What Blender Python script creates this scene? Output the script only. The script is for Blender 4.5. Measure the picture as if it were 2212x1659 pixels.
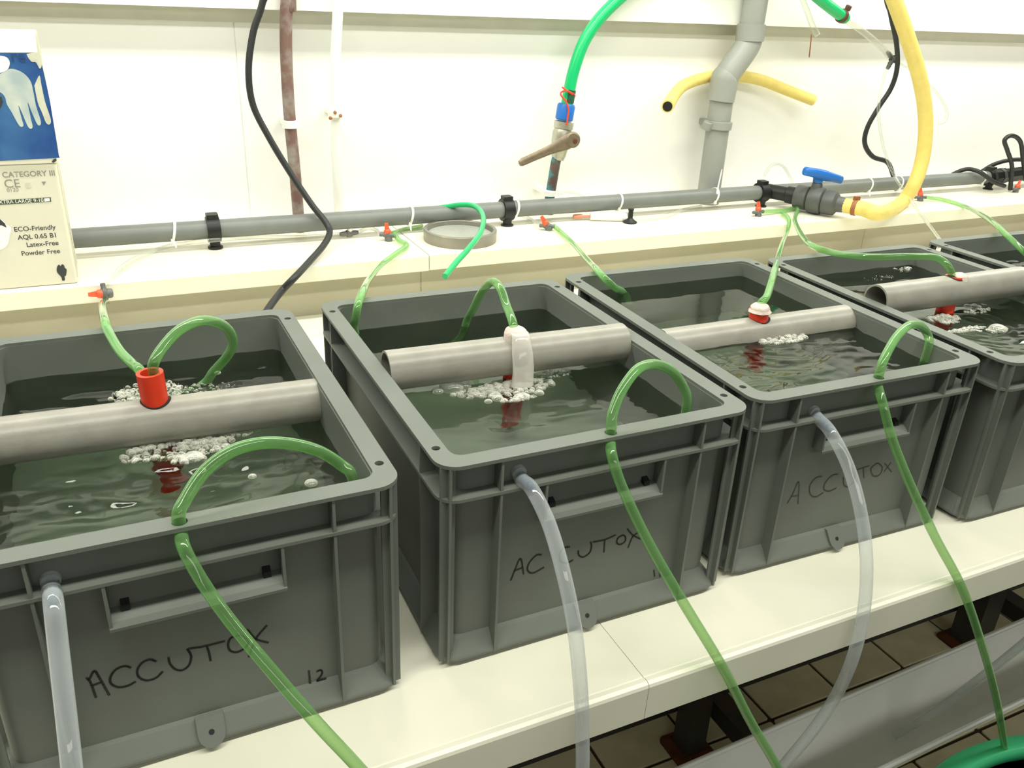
import bpy, bmesh, math, random
from mathutils import Vector, Matrix, noise
from mathutils.geometry import tessellate_polygon

scene = bpy.context.scene
for _o in list(bpy.data.objects):
    bpy.data.objects.remove(_o)
COL = scene.collection
random.seed(7)

# ------------------------------------------------------------------ camera
CAM = Vector((-0.1002, -0.5164, 0.5312))
_yaw, _pitch, _roll = 0.45484, 0.43309, 0.045375
FPX, FW, FH = 1822.34, 2212.0, 1659.0
FWD = Vector((math.sin(_yaw) * math.cos(_pitch), math.cos(_yaw) * math.cos(_pitch), -math.sin(_pitch)))
_r0 = Vector((math.cos(_yaw), -math.sin(_yaw), 0))
_u0 = _r0.cross(FWD)
RIGHT = _r0 * math.cos(_roll) + _u0 * math.sin(_roll)
UP = -_r0 * math.sin(_roll) + _u0 * math.cos(_roll)
cam_data = bpy.data.cameras.new('camera')
cam_data.sensor_fit = 'HORIZONTAL'
cam_data.sensor_width = 36.0
cam_data.lens = FPX * 36.0 / FW
cam_data.clip_start = 0.02
cam_data.clip_end = 50
cam = bpy.data.objects.new('camera', cam_data)
COL.objects.link(cam)
cam.matrix_world = Matrix(((RIGHT.x, UP.x, -FWD.x, CAM.x), (RIGHT.y, UP.y, -FWD.y, CAM.y),
                           (RIGHT.z, UP.z, -FWD.z, CAM.z), (0, 0, 0, 1)))
scene.camera = cam

# ------------------------------------------------------------------ world, lamps, exposure
world = bpy.data.worlds.new('world')
scene.world = world
world.use_nodes = True
world.node_tree.nodes['Background'].inputs[0].default_value = (1.0, 1.0, 0.88, 1)
world.node_tree.nodes['Background'].inputs[1].default_value = 0.16


def area(name, loc, sx, sy, power, color, rot=(0, 0, 0)):
    d = bpy.data.lights.new(name, 'AREA')
    d.shape = 'RECTANGLE'
    d.size, d.size_y = sx, sy
    d.energy = power
    d.color = color
    o = bpy.data.objects.new(name, d)
    COL.objects.link(o)
    o.location = loc
    o.rotation_euler = rot
    return o


area('bench_fluorescent_light', (0.95, 0.75, 1.15), 4.4, 0.12, 40, (1.0, 1.0, 0.89))
area('front_fluorescent_light', (0.55, -0.40, 1.60), 3.2, 0.16, 42, (1.0, 1.0, 0.89))
area('room_fill_light', (0.6, -3.0, 1.5), 3.4, 0.4, 23, (1.0, 1.0, 0.89), (math.radians(40), 0, 0))  # unseen room light, set low and tilted to brighten the floor below the bench

vs = scene.view_settings
vs.view_transform = 'Standard'
vs.look = 'None'
vs.gamma = 1.0
vs.use_curve_mapping = False
vs.exposure = 0.0


# ------------------------------------------------------------------ helpers
def at(px, py, x=None, y=None, z=None):
    """point of the place seen at a photo pixel, on a given world plane"""
    D = FWD + RIGHT * ((px - FW / 2) / FPX) - UP * ((py - FH / 2) / FPX)
    if x is not None:
        t = (x - CAM.x) / D.x
    elif y is not None:
        t = (y - CAM.y) / D.y
    else:
        t = (z - CAM.z) / D.z
    return CAM + D * t


def srgb(r, g, b):
    def f(c):
        c /= 255.0
        return c / 12.92 if c <= 0.04045 else ((c + 0.055) / 1.055) ** 2.4
    return (f(r), f(g), f(b), 1.0)


def mat(name, color, rough=0.5, metal=0.0, var=0.0, vscale=30.0, bump=0.0, bscale=200.0, color2=None,
        spec=0.5, trans=0.0, ior=1.45, thresh=None, detail=3.0):
    m = bpy.data.materials.new(name)
    m.use_nodes = True
    nt = m.node_tree
    b = nt.nodes['Principled BSDF']
    b.inputs['Base Color'].default_value = color
    b.inputs['Roughness'].default_value = rough
    b.inputs['Metallic'].default_value = metal
    b.inputs['Specular IOR Level'].default_value = spec
    b.inputs['Transmission Weight'].default_value = trans
    b.inputs['IOR'].default_value = ior
    tc = nt.nodes.new('ShaderNodeTexCoord')
    if var > 0 or color2 is not None:
        n = nt.nodes.new('ShaderNodeTexNoise')
        n.inputs['Scale'].default_value = vscale
        n.inputs['Detail'].default_value = detail
        nt.links.new(tc.outputs['Object'], n.inputs['Vector'])
        ramp = nt.nodes.new('ShaderNodeValToRGB')
        lo, hi = thresh if thresh else (0.3, 0.7)
        ramp.color_ramp.elements[0].position = lo
        ramp.color_ramp.elements[1].position = hi
        if color2 is None:
            ramp.color_ramp.elements[0].color = tuple(c * (1 - var) for c in color[:3]) + (1,)
            ramp.color_ramp.elements[1].color = tuple(min(1, c * (1 + var)) for c in color[:3]) + (1,)
        else:
            ramp.color_ramp.elements[0].color = color
            ramp.color_ramp.elements[1].color = color2
        nt.links.new(n.outputs['Fac'], ramp.inputs['Fac'])
        nt.links.new(ramp.outputs['Color'], b.inputs['Base Color'])
    if bump > 0:
        n2 = nt.nodes.new('ShaderNodeTexNoise')
        n2.inputs['Scale'].default_value = bscale
        n2.inputs['Detail'].default_value = 2
        nt.links.new(tc.outputs['Object'], n2.inputs['Vector'])
        bp = nt.nodes.new('ShaderNodeBump')
        bp.inputs['Strength'].default_value = bump
        bp.inputs['Distance'].default_value = 0.001
        nt.links.new(n2.outputs['Fac'], bp.inputs['Height'])
        nt.links.new(bp.outputs['Normal'], b.inputs['Normal'])
    return m


def clear_mat(name, tint, edge, edge_amount=0.75, gloss_rough=0.05, blend=0.35, base_body=0.05):
    """thin clear plastic or film: see-through, tinted, denser towards its edges, with a gloss on top"""
    m = bpy.data.materials.new(name)
    m.use_nodes = True
    nt = m.node_tree
    nt.nodes.remove(nt.nodes['Principled BSDF'])
    out = nt.nodes['Material Output']
    tr = nt.nodes.new('ShaderNodeBsdfTransparent')
    tr.inputs[0].default_value = tint
    df = nt.nodes.new('ShaderNodeBsdfDiffuse')
    df.inputs[0].default_value = edge
    lw = nt.nodes.new('ShaderNodeLayerWeight')
    lw.inputs['Blend'].default_value = blend
    mp = nt.nodes.new('ShaderNodeMapRange')
    mp.inputs['To Min'].default_value = base_body
    mp.inputs['To Max'].default_value = edge_amount
    nt.links.new(lw.outputs['Facing'], mp.inputs['Value'])
    mx = nt.nodes.new('ShaderNodeMixShader')
    nt.links.new(mp.outputs['Result'], mx.inputs[0])
    nt.links.new(tr.outputs[0], mx.inputs[1])
    nt.links.new(df.outputs[0], mx.inputs[2])
    gl = nt.nodes.new('ShaderNodeBsdfGlossy')
    gl.inputs['Roughness'].default_value = gloss_rough
    fr = nt.nodes.new('ShaderNodeFresnel')
    fr.inputs['IOR'].default_value = 1.5
    geo = nt.nodes.new('ShaderNodeNewGeometry')      # the film reflects on its outer side only
    inv = nt.nodes.new('ShaderNodeMath')
    inv.operation = 'SUBTRACT'
    inv.inputs[0].default_value = 1.0
    nt.links.new(geo.outputs['Backfacing'], inv.inputs[1])
    mul = nt.nodes.new('ShaderNodeMath')
    mul.operation = 'MULTIPLY'
    nt.links.new(fr.outputs[0], mul.inputs[0])
    nt.links.new(inv.outputs[0], mul.inputs[1])
    mx2 = nt.nodes.new('ShaderNodeMixShader')
    nt.links.new(mul.outputs[0], mx2.inputs[0])
    nt.links.new(mx.outputs[0], mx2.inputs[1])
    nt.links.new(gl.outputs[0], mx2.inputs[2])
    nt.links.new(mx2.outputs[0], out.inputs['Surface'])
    return m


def water_mat(name, tint):
    m = bpy.data.materials.new(name)
    m.use_nodes = True
    nt = m.node_tree
    nt.nodes.remove(nt.nodes['Principled BSDF'])
    out = nt.nodes['Material Output']
    rf = nt.nodes.new('ShaderNodeBsdfRefraction')
    rf.inputs['Color'].default_value = tint
    rf.inputs['IOR'].default_value = 1.33
    rf.inputs['Roughness'].default_value = 0.0
    gl = nt.nodes.new('ShaderNodeBsdfGlossy')
    gl.inputs['Roughness'].default_value = 0.02
    fr = nt.nodes.new('ShaderNodeFresnel')
    fr.inputs['IOR'].default_value = 1.33
    mx = nt.nodes.new('ShaderNodeMixShader')
    nt.links.new(fr.outputs[0], mx.inputs[0])
    nt.links.new(rf.outputs[0], mx.inputs[1])
    nt.links.new(gl.outputs[0], mx.inputs[2])
    nt.links.new(mx.outputs[0], out.inputs['Surface'])
    return m


class MB:
    """collects faces, builds one mesh object"""

    def __init__(self):
        self.v, self.f, self.s = [], [], []

    def add(self, verts, faces, smooth=False):
        n = len(self.v)
        self.v += [tuple(p) for p in verts]
        self.f += [tuple(i + n for i in f) for f in faces]
        self.s += [smooth] * len(faces)

    def box(self, x0, x1, y0, y1, z0, z1, M=None):
        vs_ = [Vector((x, y, z)) for z in (z0, z1) for y in (y0, y1) for x in (x0, x1)]
        if M is not None:
            vs_ = [M @ p for p in vs_]
        self.add(vs_, [(0, 2, 3, 1), (4, 5, 7, 6), (0, 1, 5, 4), (2, 6, 7, 3), (0, 4, 6, 2), (1, 3, 7, 5)])

    def hexa(self, p):
        self.add(p, [(0, 2, 3, 1), (4, 5, 7, 6), (0, 1, 5, 4), (2, 6, 7, 3), (0, 4, 6, 2), (1, 3, 7, 5)])

    def loft(self, loops, closed_start=True, closed_end=True, smooth=False):
        n = len(loops[0])
        base = []
        for L in loops:
            base += list(L)
        faces = []
        for i in range(len(loops) - 1):
            for j in range(n):
                a, b = i * n + j, i * n + (j + 1) % n
                faces.append((a, b, b + n, a + n))
        self.add(base, faces, smooth)
        if closed_start:
            self.add(loops[0], [tuple(range(n - 1, -1, -1))])
        if closed_end:
            self.add(loops[-1], [tuple(range(n))])

    def sweep(self, pts, r, seg=12, caps=True, smooth=True):
        """tube along points; r is a number or one per point"""
        n = len(pts)
        rs = r if isinstance(r, (list, tuple)) else [r] * n
        t0 = (pts[1] - pts[0]).normalized()
        up = Vector((0, 0, 1)) if abs(t0.z) < 0.9 else Vector((1, 0, 0))
        nn = t0.cross(up).normalized()
        loops = []
        for i in range(n):
            a = pts[max(i - 1, 0)]
            b = pts[min(i + 1, n - 1)]
            t = (b - a)
            if t.length < 1e-9:
                t = t0
            t = t.normalized()
            nn = (nn - t * nn.dot(t)).normalized()
            bb = t.cross(nn)
            loops.append([pts[i] + (nn * math.cos(2 * math.pi * k / seg) + bb * math.sin(2 * math.pi * k / seg)) * rs[i]
                          for k in range(seg)])
        self.loft(loops, caps, caps, smooth)

    def pipe(self, a, b, r, ri, seg=28):
        """hollow straight pipe"""
        t = (b - a).normalized()
        up = Vector((0, 0, 1)) if abs(t.z) < 0.9 else Vector((1, 0, 0))
        n = t.cross(up).normalized()
        m = t.cross(n)

        def ring(c, q):
            return [c + (n * math.cos(2 * math.pi * k / seg) + m * math.sin(2 * math.pi * k / seg)) * q for k in range(seg)]
        self.loft([ring(a, ri), ring(a, r), ring(b, r), ring(b, ri), ring(a, ri)], False, False, True)

    def lathe(self, prof, origin, axis=Vector((0, 0, 1)), seg=24, smooth=True):
        """prof: (radius, distance along axis)"""
        t = axis.normalized()
        up = Vector((0, 0, 1)) if abs(t.z) < 0.9 else Vector((1, 0, 0))
        n = t.cross(up).normalized()
        m = t.cross(n)
        loops = []
        for rr, d in prof:
            rr = max(rr, 1e-5)
            loops.append([origin + t * d + (n * math.cos(2 * math.pi * k / seg) + m * math.sin(2 * math.pi * k / seg)) * rr
                          for k in range(seg)])
        self.loft(loops, True, True, smooth)

    def sphere(self, c, r, sub=1, squash=1.0):
        bm = bmesh.new()
        bmesh.ops.create_icosphere(bm, subdivisions=sub, radius=1.0)
        bm.verts.ensure_lookup_table()
        vs_ = [c + Vector((v.co.x * r, v.co.y * r, v.co.z * r * squash)) for v in bm.verts]
        fs = [tuple(v.index for v in f.verts) for f in bm.faces]
        bm.free()
        self.add(vs_, fs, True)

    def build(self, name, material, parent=None, recalc=True, sharp=40):
        me = bpy.data.meshes.new(name)
        me.from_pydata(self.v, [], self.f)
        if recalc:
            bm = bmesh.new()
            bm.from_mesh(me)
            bmesh.ops.remove_doubles(bm, verts=bm.verts, dist=1e-7)
            bmesh.ops.recalc_face_normals(bm, faces=bm.faces)
            bm.to_mesh(me)
            bm.free()
        sm = any(self.s)
        me.polygons.foreach_set('use_smooth', [sm] * len(me.polygons))
        if sm and sharp:
            me.set_sharp_from_angle(angle=math.radians(sharp))
        me.materials.append(material)
        o = bpy.data.objects.new(name, me)
        COL.objects.link(o)
        if parent is not None:
            o.parent = parent
        return o


def tag(o, label=None, cat=None, group=None, kind=None):
    if label:
        o['label'] = label
    if cat:
        o['category'] = cat
    if group:
        o['group'] = group
    if kind:
        o['kind'] = kind
    return o


def empty(name, loc=(0, 0, 0), rz=0.0, label=None, cat=None, group=None):
    o = bpy.data.objects.new(name, None)
    o.empty_display_size = 0.02
    COL.objects.link(o)
    o.location = loc
    o.rotation_euler = (0, 0, rz)
    return tag(o, label, cat, group)


def spline(pts, n=8):
    """Catmull-Rom through the points"""
    P = [pts[0] * 2 - pts[1]] + list(pts) + [pts[-1] * 2 - pts[-2]]
    out = []
    for i in range(1, len(P) - 2):
        p0, p1, p2, p3 = P[i - 1], P[i], P[i + 1], P[i + 2]
        for k in range(n):
            t = k / n
            out.append(0.5 * ((2 * p1) + (p2 - p0) * t + (2 * p0 - 5 * p1 + 4 * p2 - p3) * t * t
                              + (3 * p1 - p0 - 3 * p2 + p3) * t ** 3))
    out.append(P[-2])
    return out


def rrect(x0, x1, y0, y1, r, z, n=6):
    out = []
    for cx, cy, a0 in ((x1 - r, y0 + r, -90), (x1 - r, y1 - r, 0), (x0 + r, y1 - r, 90), (x0 + r, y0 + r, 180)):
        for k in range(n + 1):
            a = math.radians(a0 + 90 * k / n)
            out.append(Vector((cx + r * math.cos(a), cy + r * math.sin(a), z)))
    return out


def plate(mb, outer, holes, z0, z1):
    """flat plate with holes: outer and holes are lists of 2-D points"""
    loops = [[Vector((p[0], p[1], 0)) for p in outer]] + [[Vector((p[0], p[1], 0)) for p in h] for h in holes]
    tris = tessellate_polygon(loops)
    flat = [p for L in loops for p in L]
    for z, rev in ((z1, False), (z0, True)):
        mb.add([Vector((p.x, p.y, z)) for p in flat], [tuple(reversed(t)) if rev else tuple(t) for t in tris])
    for L in loops:
        n = len(L)
        mb.add([Vector((p.x, p.y, z0)) for p in L] + [Vector((p.x, p.y, z1)) for p in L],
               [(i, (i + 1) % n, n + (i + 1) % n, n + i) for i in range(n)])


def circle2(cx, cy, r, n=14):
    return [(cx + r * math.cos(2 * math.pi * k / n), cy + r * math.sin(2 * math.pi * k / n)) for k in range(n)]


def tube_thing(name, pts, r, material, label, cat, n=8, seg=12, group=None):
    mb = MB()
    mb.sweep(spline(pts, n), r, seg)
    return tag(mb.build(name, material, sharp=60), label, cat, group)


# ------------------------------------------------------------------ materials
M_wall = mat('white_wall_paint', srgb(244, 244, 240), 0.55, var=0.02, vscale=4)
M_trunk = mat('white_trunking', srgb(246, 245, 236), 0.4)
M_shadow_band = mat('shadow_band_tone', srgb(205, 203, 192), 0.6, var=0.04, vscale=20)  # tone of the shadow band under the trunking, put into a strip
M_bench = mat('cream_worktop', srgb(232, 230, 212), 0.32, var=0.05, vscale=9, bump=0.05, bscale=60)
M_shelf = mat('cream_shelf_board', srgb(234, 230, 212), 0.4, var=0.03, vscale=8)
M_riser = mat('beige_riser_panel', srgb(176, 169, 146), 0.5, var=0.06, vscale=6)
M_tile = mat('beige_floor_tile', srgb(232, 222, 190), 0.3, var=0.12, vscale=14)
M_grout = mat('dark_grout', srgb(70, 55, 42), 0.9, var=0.2)
M_crate = mat('grey_crate_plastic', srgb(106, 111, 104), 0.5, var=0.07, vscale=14, bump=0.08, bscale=500, spec=0.4)
M_crate_shade = mat('crate_hole_shade', srgb(30, 32, 34), 0.6)  # dark colour standing in for the shade inside small crate holes
M_marker = mat('black_marker_ink', srgb(28, 28, 30), 0.5)
M_marker_faint = mat('faded_marker_ink', srgb(62, 62, 58), 0.5)
M_water = water_mat('tank_water', (0.79, 0.89, 0.74, 1))
M_pvc = mat('grey_pvc_pipe', srgb(152, 149, 139), 0.33, var=0.09, vscale=45, bump=0.12, bscale=420)
M_hole_shade = mat('hole_shade', srgb(22, 20, 18), 0.8)  # dark colour standing in for the shade inside pipe and hose holes
M_red = mat('orange_red_plastic', srgb(226, 62, 34), 0.42, var=0.05, vscale=60)
M_foamwhite = mat('white_froth', srgb(240, 228, 216), 0.35, bump=0.9, bscale=320, trans=0.25, ior=1.2)
M_bubble = clear_mat('bubble_film', (0.96, 0.97, 0.95, 1), (0.92, 0.90, 0.82, 1), 0.62, 0.06, 0.58, 0.05)
M_green = clear_mat('green_clear_tubing', (0.74, 0.90, 0.62, 1), (0.25, 0.52, 0.20, 1), 0.78, 0.06, 0.40, 0.16)
M_greenop = mat('emerald_hose', srgb(22, 186, 112), 0.25, var=0.05, vscale=30, spec=0.6)
M_clear = clear_mat('clear_pvc_tubing', (0.95, 0.965, 0.97, 1), (0.80, 0.85, 0.87, 1), 0.55, 0.05, 0.40, 0.16)
M_clear_shelf = clear_mat('clear_airline', (0.95, 0.96, 0.94, 1), (0.66, 0.68, 0.64, 1), 0.6, 0.05, 0.4, 0.08)
M_header = mat('dark_grey_header_pipe', srgb(118, 122, 118), 0.4, var=0.06, vscale=30)
M_drain = mat('grey_drain_pipe', srgb(150, 152, 146), 0.42, var=0.04, vscale=20)
M_black = mat('black_plastic', srgb(26, 27, 27), 0.45)
M_cable = mat('black_rubber_cable', srgb(38, 40, 40), 0.45)
M_valvegrey = mat('dark_grey_valve', srgb(84, 86, 84), 0.42, var=0.08, vscale=60)
M_blue = mat('blue_plastic', srgb(36, 108, 190), 0.35)
M_yellow = mat('yellow_hose', srgb(226, 204, 116), 0.45, var=0.05, vscale=60, bump=0.3, bscale=260)
M_copper = mat('tarnished_copper', srgb(120, 92, 84), 0.55, color2=srgb(150, 142, 134), vscale=40, thresh=(0.45, 0.7))
M_verdigris = mat('verdigris_copper', srgb(98, 82, 74), 0.55, color2=srgb(70, 132, 136), vscale=55, thresh=(0.45, 0.6))
M_brass = mat('nickel_brass', srgb(186, 184, 168), 0.35, metal=0.6, var=0.1, vscale=60)
M_lever = mat('worn_brown_lever', srgb(122, 108, 88), 0.4, metal=0.4, var=0.2, vscale=70)
M_wire_red = mat('red_wire', srgb(216, 70, 44), 0.4)
M_whiteplastic = mat('white_plastic', srgb(240, 240, 234), 0.35)
M_orange = mat('orange_tap_handle', srgb(244, 92, 58), 0.4)
M_greyclear = mat('smoky_grey_plastic', srgb(120, 120, 116), 0.25, trans=0.3)
M_steel = mat('stainless_steel', srgb(150, 146, 136), 0.38, metal=0.55, var=0.12, vscale=25)
M_steelplate = mat('steel_mesh_plate', srgb(176, 178, 170), 0.5, metal=0.3, var=0.06, vscale=200)
M_card = mat('cream_cardboard', srgb(220, 216, 198), 0.6, var=0.03, vscale=15)
M_cardside = mat('grey_cardboard_side', srgb(206, 203, 184), 0.6, var=0.05, vscale=30)
M_print_blue = mat('blue_print', srgb(32, 74, 140), 0.45, color2=srgb(70, 120, 168), vscale=16, thresh=(0.42, 0.85))
M_print_pale = mat('pale_hand_print', srgb(170, 186, 190), 0.45, color2=srgb(206, 212, 202), vscale=28, thresh=(0.35, 0.65))
M_print_white = mat('white_print', srgb(250, 250, 244), 0.5)
M_print_torn = mat('torn_card', srgb(206, 206, 188), 0.7, var=0.1, vscale=60)
M_ink_shade = mat('dark_ink_and_shade', srgb(58, 60, 62), 0.6)  # print ink, also the painted shade in the box opening
M_inkfaint = mat('grey_print_ink', srgb(140, 140, 128), 0.6)
M_inkgreen = mat('green_print_bar', srgb(70, 84, 62), 0.6)
M_leg = mat('dark_steel_leg', srgb(62, 62, 60), 0.5, metal=0.2, color2=srgb(96, 62, 42), vscale=14, thresh=(0.55, 0.8))
M_rust = mat('rust', srgb(96, 48, 24), 0.85, var=0.3, vscale=40)
M_gutter = mat('white_gutter_pvc', srgb(246, 247, 244), 0.25, var=0.04, vscale=10)
M_tub = mat('dark_green_tub', srgb(52, 152, 104), 0.28, var=0.08, vscale=14)
M_rustpin = mat('rusty_screw', srgb(150, 96, 60), 0.6, var=0.3, vscale=120)

# ------------------------------------------------------------------ the setting
WALL_Y = 1.16
FLOOR_Z = -0.80
ZS = 0.0985           # top of the raised shelf
YS = 0.875            # its front edge
YR = 0.90             # riser panel
YB = -0.08            # front edge of the bench

mb = MB()
XSEAM = 0.14
mb.box(-2.2, XSEAM - 0.001, WALL_Y, WALL_Y + 0.1, FLOOR_Z, 1.9)
mb.box(XSEAM + 0.001, 4.2, WALL_Y, WALL_Y + 0.1, FLOOR_Z, 1.9)
mb.box(XSEAM - 0.002, XSEAM + 0.002, WALL_Y + 0.002, WALL_Y + 0.09, FLOOR_Z, 1.9)
tag(mb.build('wall_back', M_wall), kind='structure')
mb = MB()
mb.box(-2.2, 4.2, WALL_Y - 0.044, WALL_Y, 0.4885, 0.62)
tag(mb.build('trim_1', M_trunk), kind='structure')
mb = MB()
mb.box(-2.2, 4.2, WALL_Y - 0.012, WALL_Y, 0.4655, 0.4885)
tag(mb.build('trim_shadow_band', M_shadow_band), kind='structure')  # strip added to carry the dark shadow band below the trunking

mb = MB()
mb.box(-2.2, 4.2, -2.6, WALL_Y, FLOOR_Z - 0.05, FLOOR_Z - 0.004)
floor = tag(mb.build('floor', M_grout), kind='structure')
mb = MB()
TP = 0.19
g = 0.0035
L0 = rrect(g, TP - g, g, TP - g, 0.004, -0.006, 2)
L1 = rrect(g, TP - g, g, TP - g, 0.004, -0.001, 2)
L2 = rrect(g + 0.001, TP - g - 0.001, g + 0.001, TP - g - 0.001, 0.003, 0, 2)
mb.loft([L0, L1, L2], False, True)
tile0 = mb.build('tile', M_tile, floor)
first = True
for i in range(-3, 12):
    for j in range(-5, 4):
        if first:
            t, first = tile0, False
        else:
            t = tile0.copy()
            COL.objects.link(t)
            t.parent = floor
        t.location = (0.975 + (i - 3) * TP, 0.40 + j * TP, FLOOR_Z)

# ------------------------------------------------------------------ bench and raised shelf
bench = empty('workbench', (0.5, 0.4, FLOOR_Z), label='long cream bench top carrying the row of grey crates', cat='workbench')


def rel(o, parent):
    """parent keeping the world place"""
    o.parent = parent
    bpy.context.view_layer.update()
    o.matrix_parent_inverse = parent.matrix_world.inverted()
    return o


def extrude_x(mb, prof, x0, x1, smooth=False):
    mb.loft([[Vector((x0, p[0], p[1])) for p in prof], [Vector((x1, p[0], p[1])) for p in prof]], True, True, smooth)


XJ = 0.257
bench_prof = [(YR + 0.02, 0), (YB + 0.0105, 0), (YB + 0.0095, -0.0007), (YB + 0.0085, 0.0004), (YB + 0.004, 0.0010), (YB + 0.001, -0.0006),
              (YB, -0.0035), (YB + 0.001, -0.040), (YB + 0.006, -0.043), (YR + 0.02, -0.043)]
for x0, x1 in ((-1.6, XJ - 0.0003), (XJ + 0.0003, 3.4)):
    mb = MB()
    extrude_x(mb, bench_prof, x0, x1)
    rel(mb.build('worktop', M_bench), bench)
# frame below
for lx, ly, w in ((0.77, 0.405, 0.022), (1.56, 0.40, 0.03), (-0.7, 0.40, 0.022), (2.6, 0.40, 0.022)):
    mb = MB()
    mb.box(lx - w, lx + w, ly - w, ly + w, FLOOR_Z + 0.008, -0.043)
    leg = rel(mb.build('leg', M_leg), bench)
    mb = MB()
    mb.loft([rrect(lx - w - 0.02, lx + w + 0.02, ly - w - 0.02, ly + w + 0.02, 0.01, FLOOR_Z, 3),
             rrect(lx - w - 0.02, lx + w + 0.02, ly - w - 0.02, ly + w + 0.02, 0.01, FLOOR_Z + 0.006, 3),
             rrect(lx - w - 0.004, lx + w + 0.004, ly - w - 0.004, ly + w + 0.004, 0.004, FLOOR_Z + 0.014, 3)])
    rel(mb.build('leg_foot', M_rust), bench)
for cx in (0.832, 1.66):
    mb = MB()
    mb.box(cx - 0.02, cx + 0.02, 0.10, 0.88, FLOOR_Z + 0.07, FLOOR_Z + 0.11)
    rel(mb.build('crossbar', M_leg), bench)
mb = MB()
mb.box(-0.7, 2.62, 0.44, 0.47, FLOOR_Z + 0.07, FLOOR_Z + 0.11)
rel(mb.build('rail', M_leg), bench)
mb = MB()
mb.box(-1.5, 3.3, 0.86, 0.895, FLOOR_Z + 0.30, FLOOR_Z + 0.34)
rel(mb.build('rail', M_leg), bench)

shelf = empty('raised_shelf', (0.4, 1.0, 0), label='raised cream ledge along the wall behind the crates', cat='shelf')
for x0, x1, dz, dy in ((-1.6, 0.4025, -0.0008, 0.0), (0.4035, 3.4, 0.0008, -0.002)):
    mb = MB()
    e = 0.0012
    extrude_x(mb, [(WALL_Y, ZS + dz), (YS + dy + e, ZS + dz), (YS + dy, ZS + dz - e), (YS + dy, ZS + dz - 0.0275),
                   (YS + dy + e, ZS + dz - 0.0287), (WALL_Y, ZS + dz - 0.0287)], x0, x1)
    rel(mb.build('shelf_board', M_shelf), shelf)
for x0, x1 in ((-1.6, 0.3955), (0.3965, 1.5), (1.501, 3.4)):
    mb = MB()
    mb.box(x0, x1, YR, YR + 0.016, 0.0, ZS - 0.0295)
    rel(mb.build('riser_panel', M_riser), shelf)

# ------------------------------------------------------------------ crates
CW, CD, CH = 0.300, 0.400, 0.202
INS = 0.0145          # outer face of the wall, inset from the rim
CRATES = [(-0.2352, -0.0081, 0.0055), (0.0959, 0.0, -0.0013), (0.4076, 0.0088, -0.0195),
          (0.7251, -0.0123, -0.0175), (1.0585, -0.008, -0.012)]
ZW = [0.1625, 0.1695, 0.1810, 0.1745, 0.1750]
RIMHOLE_X = [0.1455, 0.154, 0.154, 0.154, 0.154]


def local(i, x, y, z):
    cx, cy, a = CRATES[i]
    return Vector((cx + x * math.cos(a) - y * math.sin(a), cy + x * math.sin(a) + y * math.cos(a), z))


def on_front(i, px, py, ly=INS):
    """photo pixel on the front wall plane of crate i, in crate coordinates"""
    cx, cy, a = CRATES[i]
    n = Vector((-math.sin(a), math.cos(a), 0))
    o = Vector((cx, cy, 0)) + n * ly
    D = FWD + RIGHT * ((px - FW / 2) / FPX) - UP * ((py - FH / 2) / FPX)
    P = CAM + D * ((o - CAM).dot(n) / D.dot(n))
    d = P - Vector((cx, cy, 0))
    return Vector((d.x * math.cos(a) + d.y * math.sin(a), -d.x * math.sin(a) + d.y * math.cos(a), d.z))


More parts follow.
